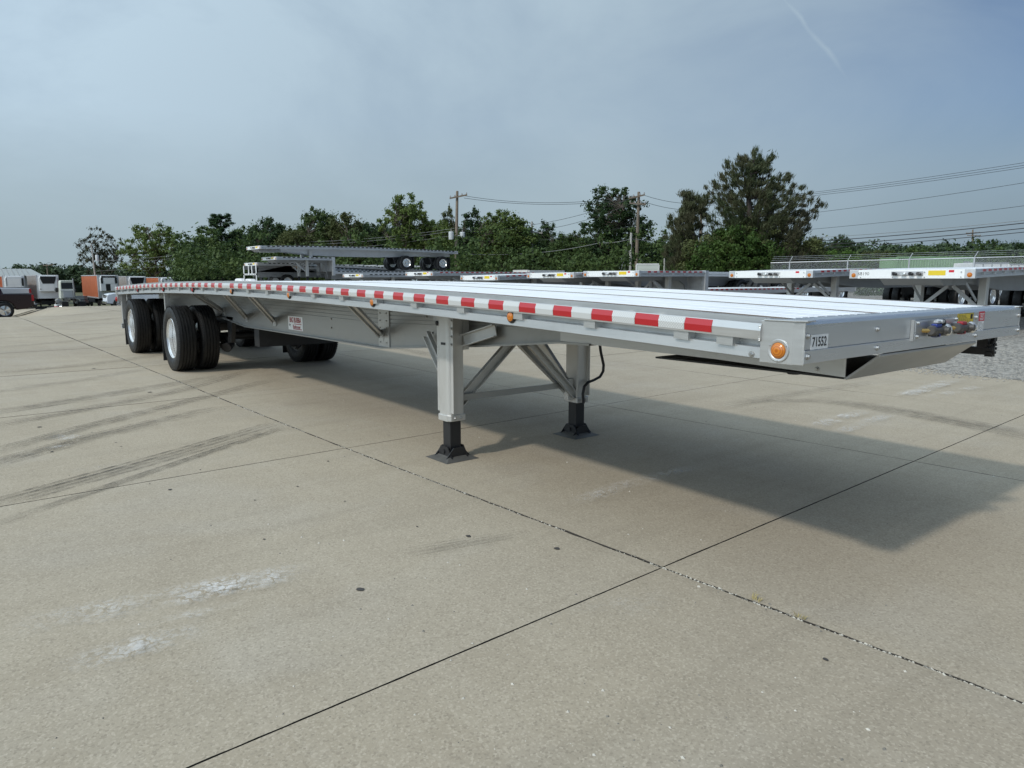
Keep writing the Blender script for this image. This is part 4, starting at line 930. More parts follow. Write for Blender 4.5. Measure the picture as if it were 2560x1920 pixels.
# three trailers stacked on one another
SG = 'trailers stacked on top of one another'
top = bg_trailer('flatbed_trailer', 'topmost trailer of the stack, its chrome wheels hanging in the air', -43.0, 11.55, 3.53, camber=.10, tape='dark', tape_n=46, legs=False, ground=2.12, group=SG)
for k, s in enumerate((-1, 1)): MB().box(.70 * s - .085, .70 * s + .085, 3.35, 3.55, .64, 1.20).build('landing_leg', 'leg_alu', top)
bg_trailer('drop_deck_trailer', 'middle step deck trailer of the stack with upright gooseneck post', -42.6, 12.36, 2.87, kind='step', step=3.75, drop=.85, tape='dark', tape_n=12, ground=1.30, group=SG, axles=False)
b3 = bg_trailer('drop_deck_trailer', 'bottom trailer of the stack, its tail lights and chrome wheel facing the yard', -45.6, 12.2, 2.56, kind='flat', L=5.3, camber=.0, tape='dark', tape_n=14, ground=.75, group=SG, legs=False, back_wheels=0)
m = MB()
tb = MB().box(-1.28, 1.28, -.10, -.06, 1.0, 1.10).box(-1.28, -1.16, -.10, -.06, .62, 1.62).box(1.16, 1.28, -.10, -.06, .62, 1.62).box(-.30, -.18, -.10, -.06, 1.10, 1.62).box(.35, .47, -.10, -.06, 1.10, 1.62).build('bumper_frame', 'panel_alu', b3)
for k in range(7):
    MB().box(-1.15 + k * .34, -1.02 + k * .34, -.108, -.101, 1.025, 1.075).build('dark_tape', 'black_plastic', tb)
for k in range(3): MB().box(-1.05 + k * .78, -.40 + k * .78, -.09, -.05, 1.36, 1.58).build('tail_lamp_box', 'black_plastic', tb)
for s in (-1, 1):
    o = link('wheel', TYRE_S, b3, (1.13 * s, 2.0, .55), (0, 0, math.pi / 2 if s > 0 else -math.pi / 2)); link('rim', RIM_S, o)
    MB().box(.50 * s, .56 * s, .3, 5.0, .85, 1.45).build('lower_beam', 'dark_alu', b3); MB().box(.70 * s, 1.2 * s, .95, .97, .1, .9).build('mud_flap', 'rubber_flap', b3)

# ------------------------------------------------------------------ small things standing among them
c = on_y(1317, 690, 23.0)
o = empty('crate_load', (c[0], 23.0, G(c[0], 23)), 0, 'white wooden crate with a red square standing on a trailer', 'crate')
w = (on_y(1353, 680, 23)[0] - on_y(1282, 680, 23)[0]); zt = on_y(1300, 675, 23)[2] - o.location.z
MB().box(-w * .5, w * .5 * .05 + w * .45 * .0, 0, .06, 0, zt).build('front_board', 'far_building', o); MB().box(-w * .5, w * .05, .061, 2.8, zt - .10, zt - .03).build('lid_board', 'wood_strip', o)
MB().box(w * .052, w * .09, 0, 2.8, 0, zt - .02).build('side_board', 'far_building', o); MB().box(-w * .40, -w * .10, -.02, -.004, zt - .42, zt - .16).build('red_square', 'sticker_red', o)
for k in range(4): MB().box(-w * .5, w * .05, -.003, .0, zt - .06 - k * .22, zt - .045 - k * .22).build('board_gap', 'ink_grey', o)
c = dep(1619, 670, 33); o = empty('trailer_bulkhead', (c[0], c[1], G(c[0], c[1])), YAW - math.pi / 2, 'cream panelled headboard with dark arch standing behind the step deck trailer', 'headboard')
zt = 1.5 + (692 - 654) * 33 / FPX - o.location.z; hw = 26.5 * 33 / FPX
for k in range(5): MB().box(-hw, hw, 0, .05, zt - .06 - (k + 1) * .20 + .006, zt - .06 - k * .20).build('panel_board', 'cream_panel', o)
MB().box(-hw - .02, hw + .02, -.02, .06, zt - .055, zt).box(-hw - .05, -hw - .005, -.02, .06, .0, zt - .056).box(hw + .005, hw + .05, -.02, .06, .0, zt - .056).build('frame', 'far_building', o)
MB().prism([(math.cos(R_(a)) * hw * .52, zt - .98 + math.sin(R_(a)) * .46) for a in range(0, 181, 15)], -.045, -.01, 'y').build('arch', 'black_plastic', o)

# ------------------------------------------------------------------ the truck yard on the left
CARW = MB().lathe([(.25, -.10), (.30, -.115), (.36, -.11), (.395, -.08), (.40, 0), (.395, .08), (.36, .11), (.25, .10)], 26, 'y').mesh('tyre', 'tyre_rubber', True)
def car_rim():
    m = MB().lathe([(.255, -.10), (.265, -.095), (.245, -.05), (.24, .05), (.002, .05), (.002, -.07), (.06, -.075), (.065, -.03), (.235, -.02)], 24, 'y')
    for k in range(5):
        t = 2 * math.pi * k / 5
        for d in (-.09, .09): m.beam((math.cos(t + d) * .05, -.075, math.sin(t + d) * .05), (math.cos(t + d * .7) * .25, -.085, math.sin(t + d * .7) * .25), .045, .03, (0, 1, 0))
    return m.mesh('rim', 'chrome', True)
CARR = car_rim()
def arch(cx, r, z0, n=9): return [(cx + r * math.cos(R_(180 - 180 * k / n)), z0 + r * math.sin(R_(180 * k / n)) * 1.0) for k in range(n + 1)]
def pickup(name, loc, rz, paint, label, L=5.7, cab=(-1.55, .95), bed=1.12, hood=1.18, roof=1.88, wh=1.0, hitch=False):
    """x forward; origin on the ground in the middle"""
    o = empty(name, loc, rz, label, 'pickup truck'); h = L / 2; fa, ra = h - .95, -h + 1.25
    pr = [(-h, .62), (-h + .02, bed), (cab[0] - .02, bed + .02), (cab[0], bed + .03), (cab[1], hood - .02), (h - .55, hood - .06), (h - .12, hood - .16), (h, hood - .40), (h, .48)]
    pr += arch(fa, .47, .40)[::-1] + [(ra + .60, .42)] + arch(ra, .47, .42)[::-1] + [(-h + .30, .48)]
    MB().prism(pr, -1.0, 1.0, 'y').build('body', paint, o, True, bevel=.05)
    c0, c1 = cab; gl = [(c0 - .02, bed), (c0 + .18, roof - .06), (c0 + .45, roof), (c1 - .95, roof), (c1 - .65, roof - .07), (c1 + .02, hood - .02)]
    m = MB(); lo = [(x, y, z) for s, y in ((0, -.93), (1, .93)) for x, z in gl]; k = len(gl)
    vs = []
    for s in (-1, 1):
        for x, z in gl: vs.append((x, s * (.95 - .20 * max(0, (z - bed) / (roof - bed))), z))
    m.add(vs, [tuple(range(k)), tuple(reversed(range(k, 2 * k)))] + [(i, (i + 1) % k, k + (i + 1) % k, k + i) for i in range(k)]); cabo = m.build('cab', paint, o, True, bevel=.03)
    for s in (-1, 1):
        def yy(z): return s * (.952 - .20 * max(0, (z - bed) / (roof - bed)) + .006)
        zA, zB = bed + .06, roof - .12
        for a, b, a2, b2 in (((c0 + .14), (c0 + 1.0), c0 + .30, c0 + 1.0), (c0 + 1.07, c1 - .12, c0 + 1.07, c1 - .72)):
            MB().add([(a, yy(zA), zA), (b, yy(zA), zA), (b2, yy(zB), zB), (a2, yy(zB), zB)], [(0, 1, 2, 3)]).build('side_window', 'dark_glass', cabo)
        for x in (fa, ra):
            w_ = link('wheel', CARW, o, (x, .90 * s, .40), (0, 0, 0 if s < 0 else math.pi)); link('rim', CARR, w_)
        MB().box(-h - .012, -h + .09, .80 * s, 1.012 * s, .86, bed - .03).build('tail_light', 'tail_red', o); MB().box(h - .16, h + .012, .62 * s, .985 * s, hood - .42, hood - .22).build('head_light', 'polished', o, bevel=.02)
        MB().box(c1 - .38, c1 - .26, 1.0 * s, 1.22 * s, bed + .02, bed + .22).build('mirror', 'black_plastic', o, bevel=.03)
    MB().add([(c1 - .66 + .012, -.72, roof - .10), (c1 - .66 + .012, .72, roof - .10), (c1 + .014, .86, hood + .03), (c1 + .014, -.86, hood + .03)], [(0, 1, 2, 3)]).build('windscreen', 'dark_glass', cabo)
    MB().add([(c0 - .022 + .02, -.80, bed + .08), (c0 + .0, .80, bed + .08), (c0 + .155, .72, roof - .12), (c0 + .155, -.72, roof - .12)], [(0, 1, 2, 3)]).build('rear_window', 'dark_glass', cabo)
    MB().box(-h - .13, -h - .01, -.95, .95, .50, .68).build('rear_bumper', 'black_plastic' if paint == 'maroon_paint' else 'chrome', o, bevel=.03); MB().box(h + .005, h + .10, -.97, .97, .42, .66).build('front_bumper', 'chrome', o, bevel=.03)
    g = MB().box(h + .004, h + .03, -.60, .60, hood - .46, hood - .20).build('grille', 'black_plastic', o); MB().box(h + .031, h + .045, -.60, .60, hood - .35, hood - .30).build('grille_bar', 'chrome', g)
    MB().box(-h - .02, -h - .002, -.75, .75, .72, bed - .06).build('tailgate', paint, o, bevel=.01); MB().box(-h + .06, c0 - .06, -.88, .88, bed + .018, bed + .04).build('bed_cover', 'black_plastic', o)
    if hitch:
        MB().box(-h - .62, -h - .12, -.035, .035, .40, .46).cyl((-h - .58, 0, .50), (0, 0, 1), .03, .10, 10).build('hitch', 'black_steel', o)
    return o
tail = on_x(82, 772, -43.0); Lp = 5.6
pickup('pickup_truck', (-43.0, tail[1] - Lp / 2, G(-43, tail[1] - 2)), -math.pi / 2, 'maroon_paint', 'dark maroon pickup truck cut by the left edge, chrome wheel and tow hitch', L=Lp, bed=1.20, roof=1.86, hitch=True)
tail = on_x(77, 740, -47.0)
pickup('pickup_truck', (-47.0, tail[1] - 2.95, G(-43, tail[1] - 2) + .04), -math.pi / 2, 'silver_paint', 'silver pickup truck with black bed cover behind the maroon pickup', L=5.8, bed=1.42, hood=1.45, roof=2.05)
nose = on_x(262, 750, -70.0)
pickup('pickup_truck', (-70.0, nose[1] + 2.95, G(-70, nose[1] + 2) - .04), -math.pi / 2, 'white_car', 'white pickup truck half hidden behind the tail of the near flatbed trailer', L=5.9, bed=1.32, hood=1.40, roof=2.0)

def reefer(name, label, u0, u1, vtop, X, side, style, L=13.5):
    a, b = on_x(u0, vtop, X), on_x(u1, vtop, X); yc, w, zt = (a[1] + b[1]) / 2, (b[1] - a[1]), a[2]; g = G(X, yc)
    o = empty(name, (X, yc, g), 0, label, 'refrigerated trailer'); H = zt - g; h = w / 2; fl = H * .30
    MB().box(-L, -.05, -h, h, fl, H).build('box_body', side, o, bevel=.04)
    m = MB()
    for k in range(22): m.box(-L + .3 + k * .6, -L + .34 + k * .6, -h - .025, -h - .001, fl + .12, H - .12)
    m.build('side_rib', 'reefer_dirty' if side != 'orange_paint' else 'orange_paint', o)
    MB().box(-L, -.06, -h - .03, -h - .002, fl - .06, fl + .10).box(-L, -.06, -h - .03, -h - .002, H - .10, H + .02).build('side_trim', 'grey_alu', o)
    MB().box(-.049, .0, -h, h, fl, H).build('front_wall', 'reefer_white' if style != 'open' else 'grey_alu', o, bevel=.03)
    for s in (-1, 1): MB().box(-.3, .03, h * s - .07, h * s + .02, fl - .02, H + .015).build('corner_post', 'grey_alu', o)
    u = None; zl, zh = fl + (H - fl) * .30, fl + (H - fl) * .97; hw = h * .86
    u = MB().prism([(-hw, zl), (hw, zl), (hw, zh - .35), (hw * .86, zh), (-hw * .86, zh), (-hw, zh - .35)], .002, .42, 'x').build('cooling_unit', 'reefer_white', o, bevel=.06)
    if style == 'grille':
        MB().prism([(-hw * .62, zl + (zh - zl) * .50), (hw * .62, zl + (zh - zl) * .50), (hw * .84, zl + (zh - zl) * .80), (hw * .84, zh - .08), (-hw * .84, zh - .08), (-hw * .84, zl + (zh - zl) * .80)], .421, .45, 'x').build('grille', 'black_plastic', u)
        for s in (-1, 1): MB().box(.421, .44, .02 if s > 0 else -hw * .55, hw * .55 if s > 0 else -.02, zl + .06, zl + (zh - zl) * .47).build('access_panel', 'white_paint', u)
        MB().cyl((.43, .62, zl + .18), (1, 0, 0), .06, .03, 10).build('vent', 'black_plastic', u); MB().cyl((.43, -.85, zl + .30), (1, 0, 0), .06, .03, 10).build('vent', 'black_plastic', u)
    elif style == 'round':
        for s in (-1, 1): MB().box(.12, .45, hw * s * .84 if s < 0 else hw * .80, hw * s * 1.02 if s > 0 else -hw * .80, zl + (zh - zl) * .40, zh - .22).build('side_vent', 'black_plastic', u)
        MB().box(.421, .44, -hw * .72, -.02, zl + .1, zl + (zh - zl) * .45).build('access_panel', 'white_paint', u); MB().box(.421, .44, .02, hw * .72, zl + .1, zl + (zh - zl) * .45).build('access_panel', 'white_paint', u)
        MB().box(.421, .44, -hw * .72, hw * .72, zl + (zh - zl) * .48, zh - .3).build('top_cover', 'white_paint', u); MB().box(.421, .445, -.15, .15, zl + .14, zl + .24).build('latch', 'black_plastic', u)
    else:
        MB().box(.421, .44, -hw * .5, hw * .62, zl + (zh - zl) * .50, zl + (zh - zl) * .86).build('top_cover', 'white_paint', u); MB().box(.421, .445, -hw * .40, hw * .12, zl + .05, zl + (zh - zl) * .46).build('open_bay', 'black_plastic', u)
        MB().box(.421, .445, hw * .16, hw * .72, zl + .05, zl + (zh - zl) * .46).build('access_panel', 'white_paint', u); MB().box(.421, .44, -hw * .86, hw * .86, zl + (zh - zl) * .88, zh - .03).build('dark_frame', 'black_plastic', u)
        for s in (-1, 1): MB().box(.421, .44, hw * .68 * s, hw * .92 * s, zl + (zh - zl) * .5, zl + (zh - zl) * .87).build('side_vent', 'black_plastic', u)
    if style == 'red': pass
    for s in (-1, 1):
        MB().box(-2.6, -2.44, .75 * s - .08, .75 * s + .08, .05, fl - .02).build('landing_leg', 'black_steel', o); MB().box(-L + .2, -.6, .48 * s, .56 * s, fl - .28, fl - .005).build('frame_rail', 'black_steel', o)
        for x in (-L + 1.2, -L + 2.5):
            w_ = link('wheel', TYRE_S, o, (x, 1.05 * s, .5), (0, 0, 0 if s < 0 else math.pi)); link('rim', RIM_S, w_)
    MB().box(-L + 3.2, -.9, -h * .7, h * .7, fl - .75, fl - .285).build('underframe', 'black_plastic', o)
    MB().box(-9, -4, -h * .95, -h * .93, fl - .62, fl - .08).build('skirt', 'black_plastic', o)
    return o
RG = 'refrigerated trailers parked across the far yard'
for a in [('refrigerated_trailer', 'white refrigerated trailer with rounded cooling unit, leftmost below the metal roof', 6, 60, 689, -104, 'orange_paint', 'round'),
          ('refrigerated_trailer', 'weathered grey refrigerated trailer with large black grille, left of the tractor', 91, 145, 687.5, -104, 'reefer_dirty', 'grille'),
          ('refrigerated_trailer', 'orange sided refrigerated trailer with open cooling unit, right of the tractor', 244, 295, 687.5, -100, 'orange_paint', 'open'),
          ('refrigerated_trailer', 'grey refrigerated trailer with black grille right of the open orange one', 317, 364, 690.5, -104, 'reefer_dirty', 'grille'),
          ('refrigerated_trailer', 'farthest orange refrigerated trailer peeping over the near trailer tail', 398, 441, 693, -108, 'orange_paint', 'round')]:
    o = reefer(*a); o['group'] = RG
# faded lettering blocks on the orange sides
# highway tractor seen from behind
X = -98.0; a, b = on_x(152, 700, X), on_x(190, 700, X); yc = (a[1] + b[1]) / 2; h = (b[1] - a[1]) / 2; g = G(X, yc); zt = on_x(170, 701, X)[2] - g
o = empty('semi_tractor', (X, yc, g), 0, 'pale day cab semi tractor seen from behind between the refrigerated trailers', 'truck')
cb = MB().prism([(-h, zt * .36), (h, zt * .36), (h * .97, zt * .80), (h * .90, zt * .97), (h * .8, zt), (-h * .8, zt), (-h * .90, zt * .97), (-h * .97, zt * .80)], -3.2, -1.4, 'x').build('cab', 'cream_panel', o, True, bevel=.06)
MB().box(-1.399, -1.38, -h * .82, h * .82, zt * .70, zt * .92).build('rear_window', 'dark_glass', cb); MB().box(-1.399, -1.30, -h * .98, h * .98, zt * .64, zt * .675).build('cab_trim', 'white_paint', cb)
MB().box(-1.399, -1.25, -h * .66, h * .60, zt * .40, zt * .62).build('deck_plate', 'grey_alu', cb); MB().box(-1.395, -1.30, -h * .62, -h * .30, zt * .40, zt * .60).build('hose_rack', 'black_plastic', cb)
MB().cyl((-1.25, h * .78, zt * .74), (0, 0, 1), .07, zt * .66, 12).build('exhaust_stack', 'dark_alu', o, True)
MB().box(-3.0, 3.2, -.45, -.37, zt * .28, zt * .36).box(-3.0, 3.2, .37, .45, zt * .28, zt * .36).build('frame_rail', 'black_steel', o); MB().prism([(0.2, zt * .37), (1.9, zt * .37), (1.7, zt * .41), (.4, zt * .41)], -.5, .5, 'y').build('fifth_wheel', 'black_steel', o)
MB().box(-4.9, -3.21, -h * .8, h * .8, zt * .34, zt * .62).build('hood', 'cream_panel', o, bevel=.1)
for s in (-1, 1):
    for x in (2.3, 1.0, -4.2):
        for q in ((1.06, .76) if x > 0 else (.98,)): w_ = link('wheel', TYRE_S, o, (x, q * s, .5), (0, 0, 0 if s < 0 else math.pi)); link('rim', RIM_S, w_)
    MB().box(-3.1, -2.9, s * (h + .05), s * (h + .32), zt * .58, zt * .74).build('mirror', 'black_plastic', o); MB().box(3.1, 3.12, .55 * s, 1.2 * s, .2, .95).build('mud_flap', 'rubber_flap', o)
    MB().cyl((-2.2, .95 * s, zt * .26), (1, 0, 0), .32, 1.3, 16).build('fuel_tank', 'polished', o, True)
# dark car between tractor and orange trailer
c = on_x(207, 752, -110.0); o = empty('parked_car', (-110, c[1], G(-110, c[1])), 0, 'dark grey car parked behind the semi tractor', 'car')
MB().prism([(-2.2, .3), (-2.2, .85), (-1.4, .95), (.9, .95), (2.0, .85), (2.2, .6), (2.2, .3)], -.9, .9, 'y').build('body', 'dark_glass', o, bevel=.08); MB().prism([(-1.5, .95), (-.9, 1.45), (.5, 1.45), (1.2, .95)], -.78, .78, 'y').build('cabin', 'dark_glass', o, bevel=.06)
for s in (-1, 1):
    for x in (-1.35, 1.35): w_ = link('wheel', CARW, o, (x, .82 * s, .33), (0, 0, 0 if s < 0 else math.pi), (.82,) * 3); link('rim', CARR, w_)
c = on_x(142, 757, -92); g = G(-92, c[1]); o = empty('bucket', (-92, c[1], g), 0, 'red and white bucket on the ground beside the grey refrigerated trailer', 'bucket')
MB().lathe([(.001, 0), (.22, 0), (.27, .62), (.255, .62), (.21, .02), (.001, .02)], 18, 'z', closed=False).build('pail', 'white_paint', o, True); MB().lathe([(.236, .16), (.252, .16), (.272, .40), (.255, .40)], 18, 'z').build('red_band', 'sticker_red', o, True)
# building with a standing-seam roof
X = -128.0; a, b = on_x(-60, 690, X), on_x(108, 690, X); zt, ze = on_x(60, 672, X)[2], on_x(60, 690, X)[2]; g = G(X, 0)
o = empty('metal_building', (X, (a[1] + b[1]) / 2, g), 0, 'grey metal building with ribbed roof at the far left', 'building'); h = (b[1] - a[1]) / 2
MB().box(-12, 0, -h + .3, h - .5, 0, ze - g).build('wall', 'wall_metal', o)
W2 = h - 1.3
rf = MB().prism([(.6, ze - g), (.6, ze - g + .06), (-6, zt - g + .06), (-12.6, ze - g + .06), (-12.6, ze - g), (-6, zt - g)], -h, h, 'y'); rf.v = [(v[0], v[1] - (1.0 if v[1] > 0 and v[2] > ze - g + .5 else 0), v[2]) for v in rf.v]; ro = rf.build('roof', 'roof_metal', o)
k = 0; y = -h + .2
while y < h - 1.2: MB().beam((.62, y, ze - g + .07), (-6, y, zt - g + .08), .06, .10).build('roof_seam', 'wall_metal', ro); y += .62
for y in (-h + 2, -h + 6.5): MB().box(.005, .03, y, y + 3, 0, 3.2).build('door', 'dark_alu', o)
# white hoods peeping over the near deck
for u0, u1, vt, lb in ((592, 612, 696, 'leftmost white car roof peeping over the near trailer deck'), (616, 638, 697, 'second white car roof peeping over the near trailer deck')):
    X = -52.0; a, b = on_x(u0, vt, X), on_x(u1, vt, X); yc = (a[1] + b[1]) / 2; g = G(X, yc); zt = a[2] - g; o = empty('parked_car', (X, yc, g), 0, lb, 'car', 'white cars behind the near trailer')
    s = zt / 1.46
    MB().prism([(-2.2 * s, .3), (-2.2 * s, .85 * s), (-1.4 * s, .95 * s), (.9 * s, .95 * s), (2.0 * s, .85 * s), (2.2 * s, .6 * s), (2.2 * s, .3)], -.45 * (b[1] - a[1]) - .1, .45 * (b[1] - a[1]) + .1, 'y').build('body', 'white_paint', o, bevel=.08)
    MB().prism([(-1.5 * s, .95 * s), (-.9 * s, zt), (.5 * s, zt), (1.2 * s, .95 * s)], -.4 * (b[1] - a[1]), .4 * (b[1] - a[1]), 'y').build('cabin', 'white_paint', o, bevel=.12)
    for q in (-1, 1):
        for x in (-1.35 * s, 1.35 * s): w_ = link('wheel', CARW, o, (x, .35 * q * (b[1] - a[1]), .36), (0, 0, 0 if q < 0 else math.pi), (.9,) * 3); link('rim', CARR, w_)

# ------------------------------------------------------------------ trees
def quads_mesh(name, V, mat):
    n_ = len(V) // 4; me = bpy.data.meshes.new(name); me.vertices.add(len(V)); me.vertices.foreach_set('co', np.asarray(V, np.float32).ravel())
    me.loops.add(n_ * 4); me.loops.foreach_set('vertex_index', np.arange(n_ * 4, dtype=np.int32)); me.polygons.add(n_)
    me.polygons.foreach_set('loop_start', np.arange(0, n_ * 4, 4, dtype=np.int32)); me.update(); me.validate(); me.materials.append(MATS[mat]); return me
def leaves(cl, per, leaf, seed, out=0.9, asp=.55, along=None):
    """cl: rows (x,y,z,r); scatter leaf rhombs through each clump"""
    r = np.random.default_rng(seed); cl = np.asarray(cl, float); c = np.repeat(cl, per, axis=0); n_ = len(c)
    d = r.normal(size=(n_, 3)); d /= np.linalg.norm(d, axis=1)[:, None]; rad = np.minimum(np.abs(r.normal(size=n_)) * .60, r.uniform(.85, 1.1, n_))
    an = np.repeat(r.uniform(.55, 1.45, (len(cl), 3)), per, axis=0); p = c[:, :3] + d * an * (rad * c[:, 3])[:, None] * np.array((1, 1, .8))
    nr = d * out + r.normal(size=(n_, 3)) * .7 + np.array((0, 0, .35)); nr /= np.linalg.norm(nr, axis=1)[:, None]
    t = np.cross(nr, r.normal(size=(n_, 3)))
    if along is not None:
        t = np.repeat(np.asarray(along, float), per, axis=0) + r.normal(size=(n_, 3)) * .33; nr = np.cross(t, r.normal(size=(n_, 3))); nr /= np.linalg.norm(nr, axis=1)[:, None]
    t /= np.linalg.norm(t, axis=1)[:, None]; b = np.cross(nr, t)
    s = leaf * r.uniform(.55, 1.35, n_)[:, None]; V = np.empty((n_, 4, 3)); V[:, 0] = p - t * s; V[:, 1] = p + b * s * asp; V[:, 2] = p + t * s; V[:, 3] = p - b * s * asp
    return V.reshape(-1, 3)
def make_tree(seed, H=9.0, wr=3.2, cb=2.2, ncl=70, per=150, leaf=.135, crad=.62, limbs=7, shell=.38, trunk=.17, lump=.35, leafmat='leaf_mid', bark='bark'):
    r = random.Random(seed); cz = (cb + H) / 2; hz = (H - cb) / 2
    lob = [(Vector((r.gauss(0, 1), r.gauss(0, 1), r.gauss(0, .8))).normalized(), r.uniform(-lump, lump * .6)) for _ in range(9)]
    def lumpy(d): return 1 + sum(a * max(0, d.dot(v)) ** 4 for v, a in lob)
    tr = MB(); tp = []; x = y = 0.0
    for k in range(7):
        tp.append((x, y, H * .80 * k / 6)); x += r.uniform(-.16, .16); y += r.uniform(-.16, .16)
    tr.tube(tp, [trunk * (1 - .82 * k / 6) + (.10 if k == 0 else 0) for k in range(7)], 8)
    def tat(z): f = min(5.999, max(0, z / (H * .80) * 6)); i = int(f); a, b = tp[i], tp[i + 1]; q = f - i; return Vector((a[0] + (b[0] - a[0]) * q, a[1] + (b[1] - a[1]) * q, z))
    ml = []
    for k in range(limbs):
        az = 2 * math.pi * k / limbs + r.uniform(-.4, .4); z0 = cb * .75 + (H * .62 - cb * .75) * (k * .37 % 1); p0 = tat(z0)
        L = wr * r.uniform(.55, .85); up = r.uniform(.5, 1.1); p2 = p0 + Vector((math.cos(az) * L, math.sin(az) * L, L * up)); p1 = p0.lerp(p2, .5) + Vector((0, 0, -.12 * L))
        tr.tube([p0, p1, p2], [trunk * .50, trunk * .34, trunk * .14], 6); ml += [p0.lerp(p1, .6), p1, p1.lerp(p2, .5), p2]
    cl = []
    for k in range(ncl):
        d = Vector((r.gauss(0, 1), r.gauss(0, 1), r.gauss(0, 1))).normalized(); q = r.random() ** shell * lumpy(d)
        taper = 1.0 if d.z < .2 else 1.0 - .18 * d.z
        p = Vector((d.x * wr * q * taper, d.y * wr * q * taper, cz + d.z * hz * q)); cl.append((p.x, p.y, p.z, crad * r.uniform(.55, 1.25)))
        nb = min(ml, key=lambda m: (m - p).length)
        if (nb - p).length > .25: tr.tube([nb, nb.lerp(p, .55) + Vector((0, 0, -.08)), p], [trunk * .16, trunk * .11, .012], 5, False)
    return quads_mesh('crown', leaves(cl, per, leaf, seed), leafmat), tr.mesh('trunk', bark, True)
def make_pine(seed, H=10.0, wr=3.0):
    r = random.Random(seed); tr = MB().tube([(0, 0, 0), (.05, .04, H * .5), (0, 0, H * .97)], [.24, .15, .02], 8); cl = []; k = 0; z = .9
    while z < H * .97:
        t = z / H; R = wr * (1 - t) ** .62 * r.uniform(.8, 1.12) + .12
        for q in range(7 if t < .75 else 5):
            az = r.uniform(0, 6.28); L = R * r.uniform(.65, 1.12); up = .30 + .55 * t; p2 = Vector((math.cos(az) * L, math.sin(az) * L, z + L * up * .55)); p0 = Vector((0, 0, z - .1))
            tr.tube([p0, p0.lerp(p2, .5) + Vector((0, 0, -.1)), p2], [.05, .035, .01], 4, False)
            for f in (.42, .62, .80, .95, 1.05):
                p = p0.lerp(p2, f); cl.append((p.x + r.uniform(-.12, .12), p.y + r.uniform(-.12, .12), p.z + r.uniform(-.05, .16), .32 * r.uniform(.7, 1.2) * (1.15 - .5 * t)))
        z += .52
    return quads_mesh('crown', leaves(cl, 95, .10, seed, .5, .26), 'leaf_pine'), tr.mesh('trunk', 'bark_dark', True)
PROTO = {'a': make_tree(21, ncl=260, wr=3.1, per=110, leaf=.12, lump=.25, shell=.45), 'b': make_tree(22, wr=3.6, cb=1.4, ncl=300, per=105, leaf=.12, crad=.66, lump=.25, shell=.45), 'c': make_tree(23, wr=2.5, cb=1.6, ncl=220, per=105, leaf=.12, crad=.55, limbs=6, lump=.25, shell=.45), 'd': make_tree(24, wr=3.3, cb=.8, ncl=300, per=105, leaf=.12, lump=.3, shell=.45),
         'open': make_tree(25, wr=2.6, cb=2.8, ncl=190, per=95, leaf=.115, crad=.46, shell=.4, lump=.3), 'tall': make_tree(31, H=10, wr=2.9, cb=1.6, ncl=280, per=100, leaf=.115, crad=.50, shell=.42, lump=.38, trunk=.2),
         'thin': make_tree(33, H=9, wr=3.4, cb=2.6, ncl=150, per=55, leaf=.10, crad=.46, limbs=9, shell=.34, lump=.6, trunk=.2), 'fan': make_tree(36, H=9, wr=3.9, cb=3.0, ncl=190, per=95, leaf=.12, crad=.56, limbs=10, shell=.3, lump=.4, trunk=.19),
         'pine': make_pine(41)}
PH = {'a': 9, 'b': 9, 'c': 9, 'd': 9, 'open': 9, 'tall': 10, 'thin': 9, 'fan': 9, 'pine': 10}; PW = {'a': 3.1, 'b': 3.6, 'c': 2.5, 'd': 3.3, 'open': 2.6, 'tall': 2.9, 'thin': 3.4, 'fan': 3.9, 'pine': 3.0}
TG = 'trees standing behind the yard'
def tree(name, label, u, vtop, wpx, D, proto, mat, rz=0.0, group=TG):
    c = dep(u, 692, D); g = G(c[0], c[1]) if D < 100 else (-2.4 if u < 700 else -1.0); zt = CAM[2] + (692 - vtop) * D / FPX
    o = empty(name, (c[0], c[1], g - .1), rz, label, 'tree', group); s = (zt - g) / (PH[proto] * 1.02); w = (wpx / 2 * D / FPX) / (PW[proto] * (.90 if D < 80 else 1.0))
    for nm, me in zip(('crown', 'trunk'), PROTO[proto]):
        q = link(nm, me, o, scale=(w, w, s)) 
        if nm == 'crown': q.material_slots[0].link = 'OBJECT'; q.material_slots[0].material = MATS[mat]
    return o
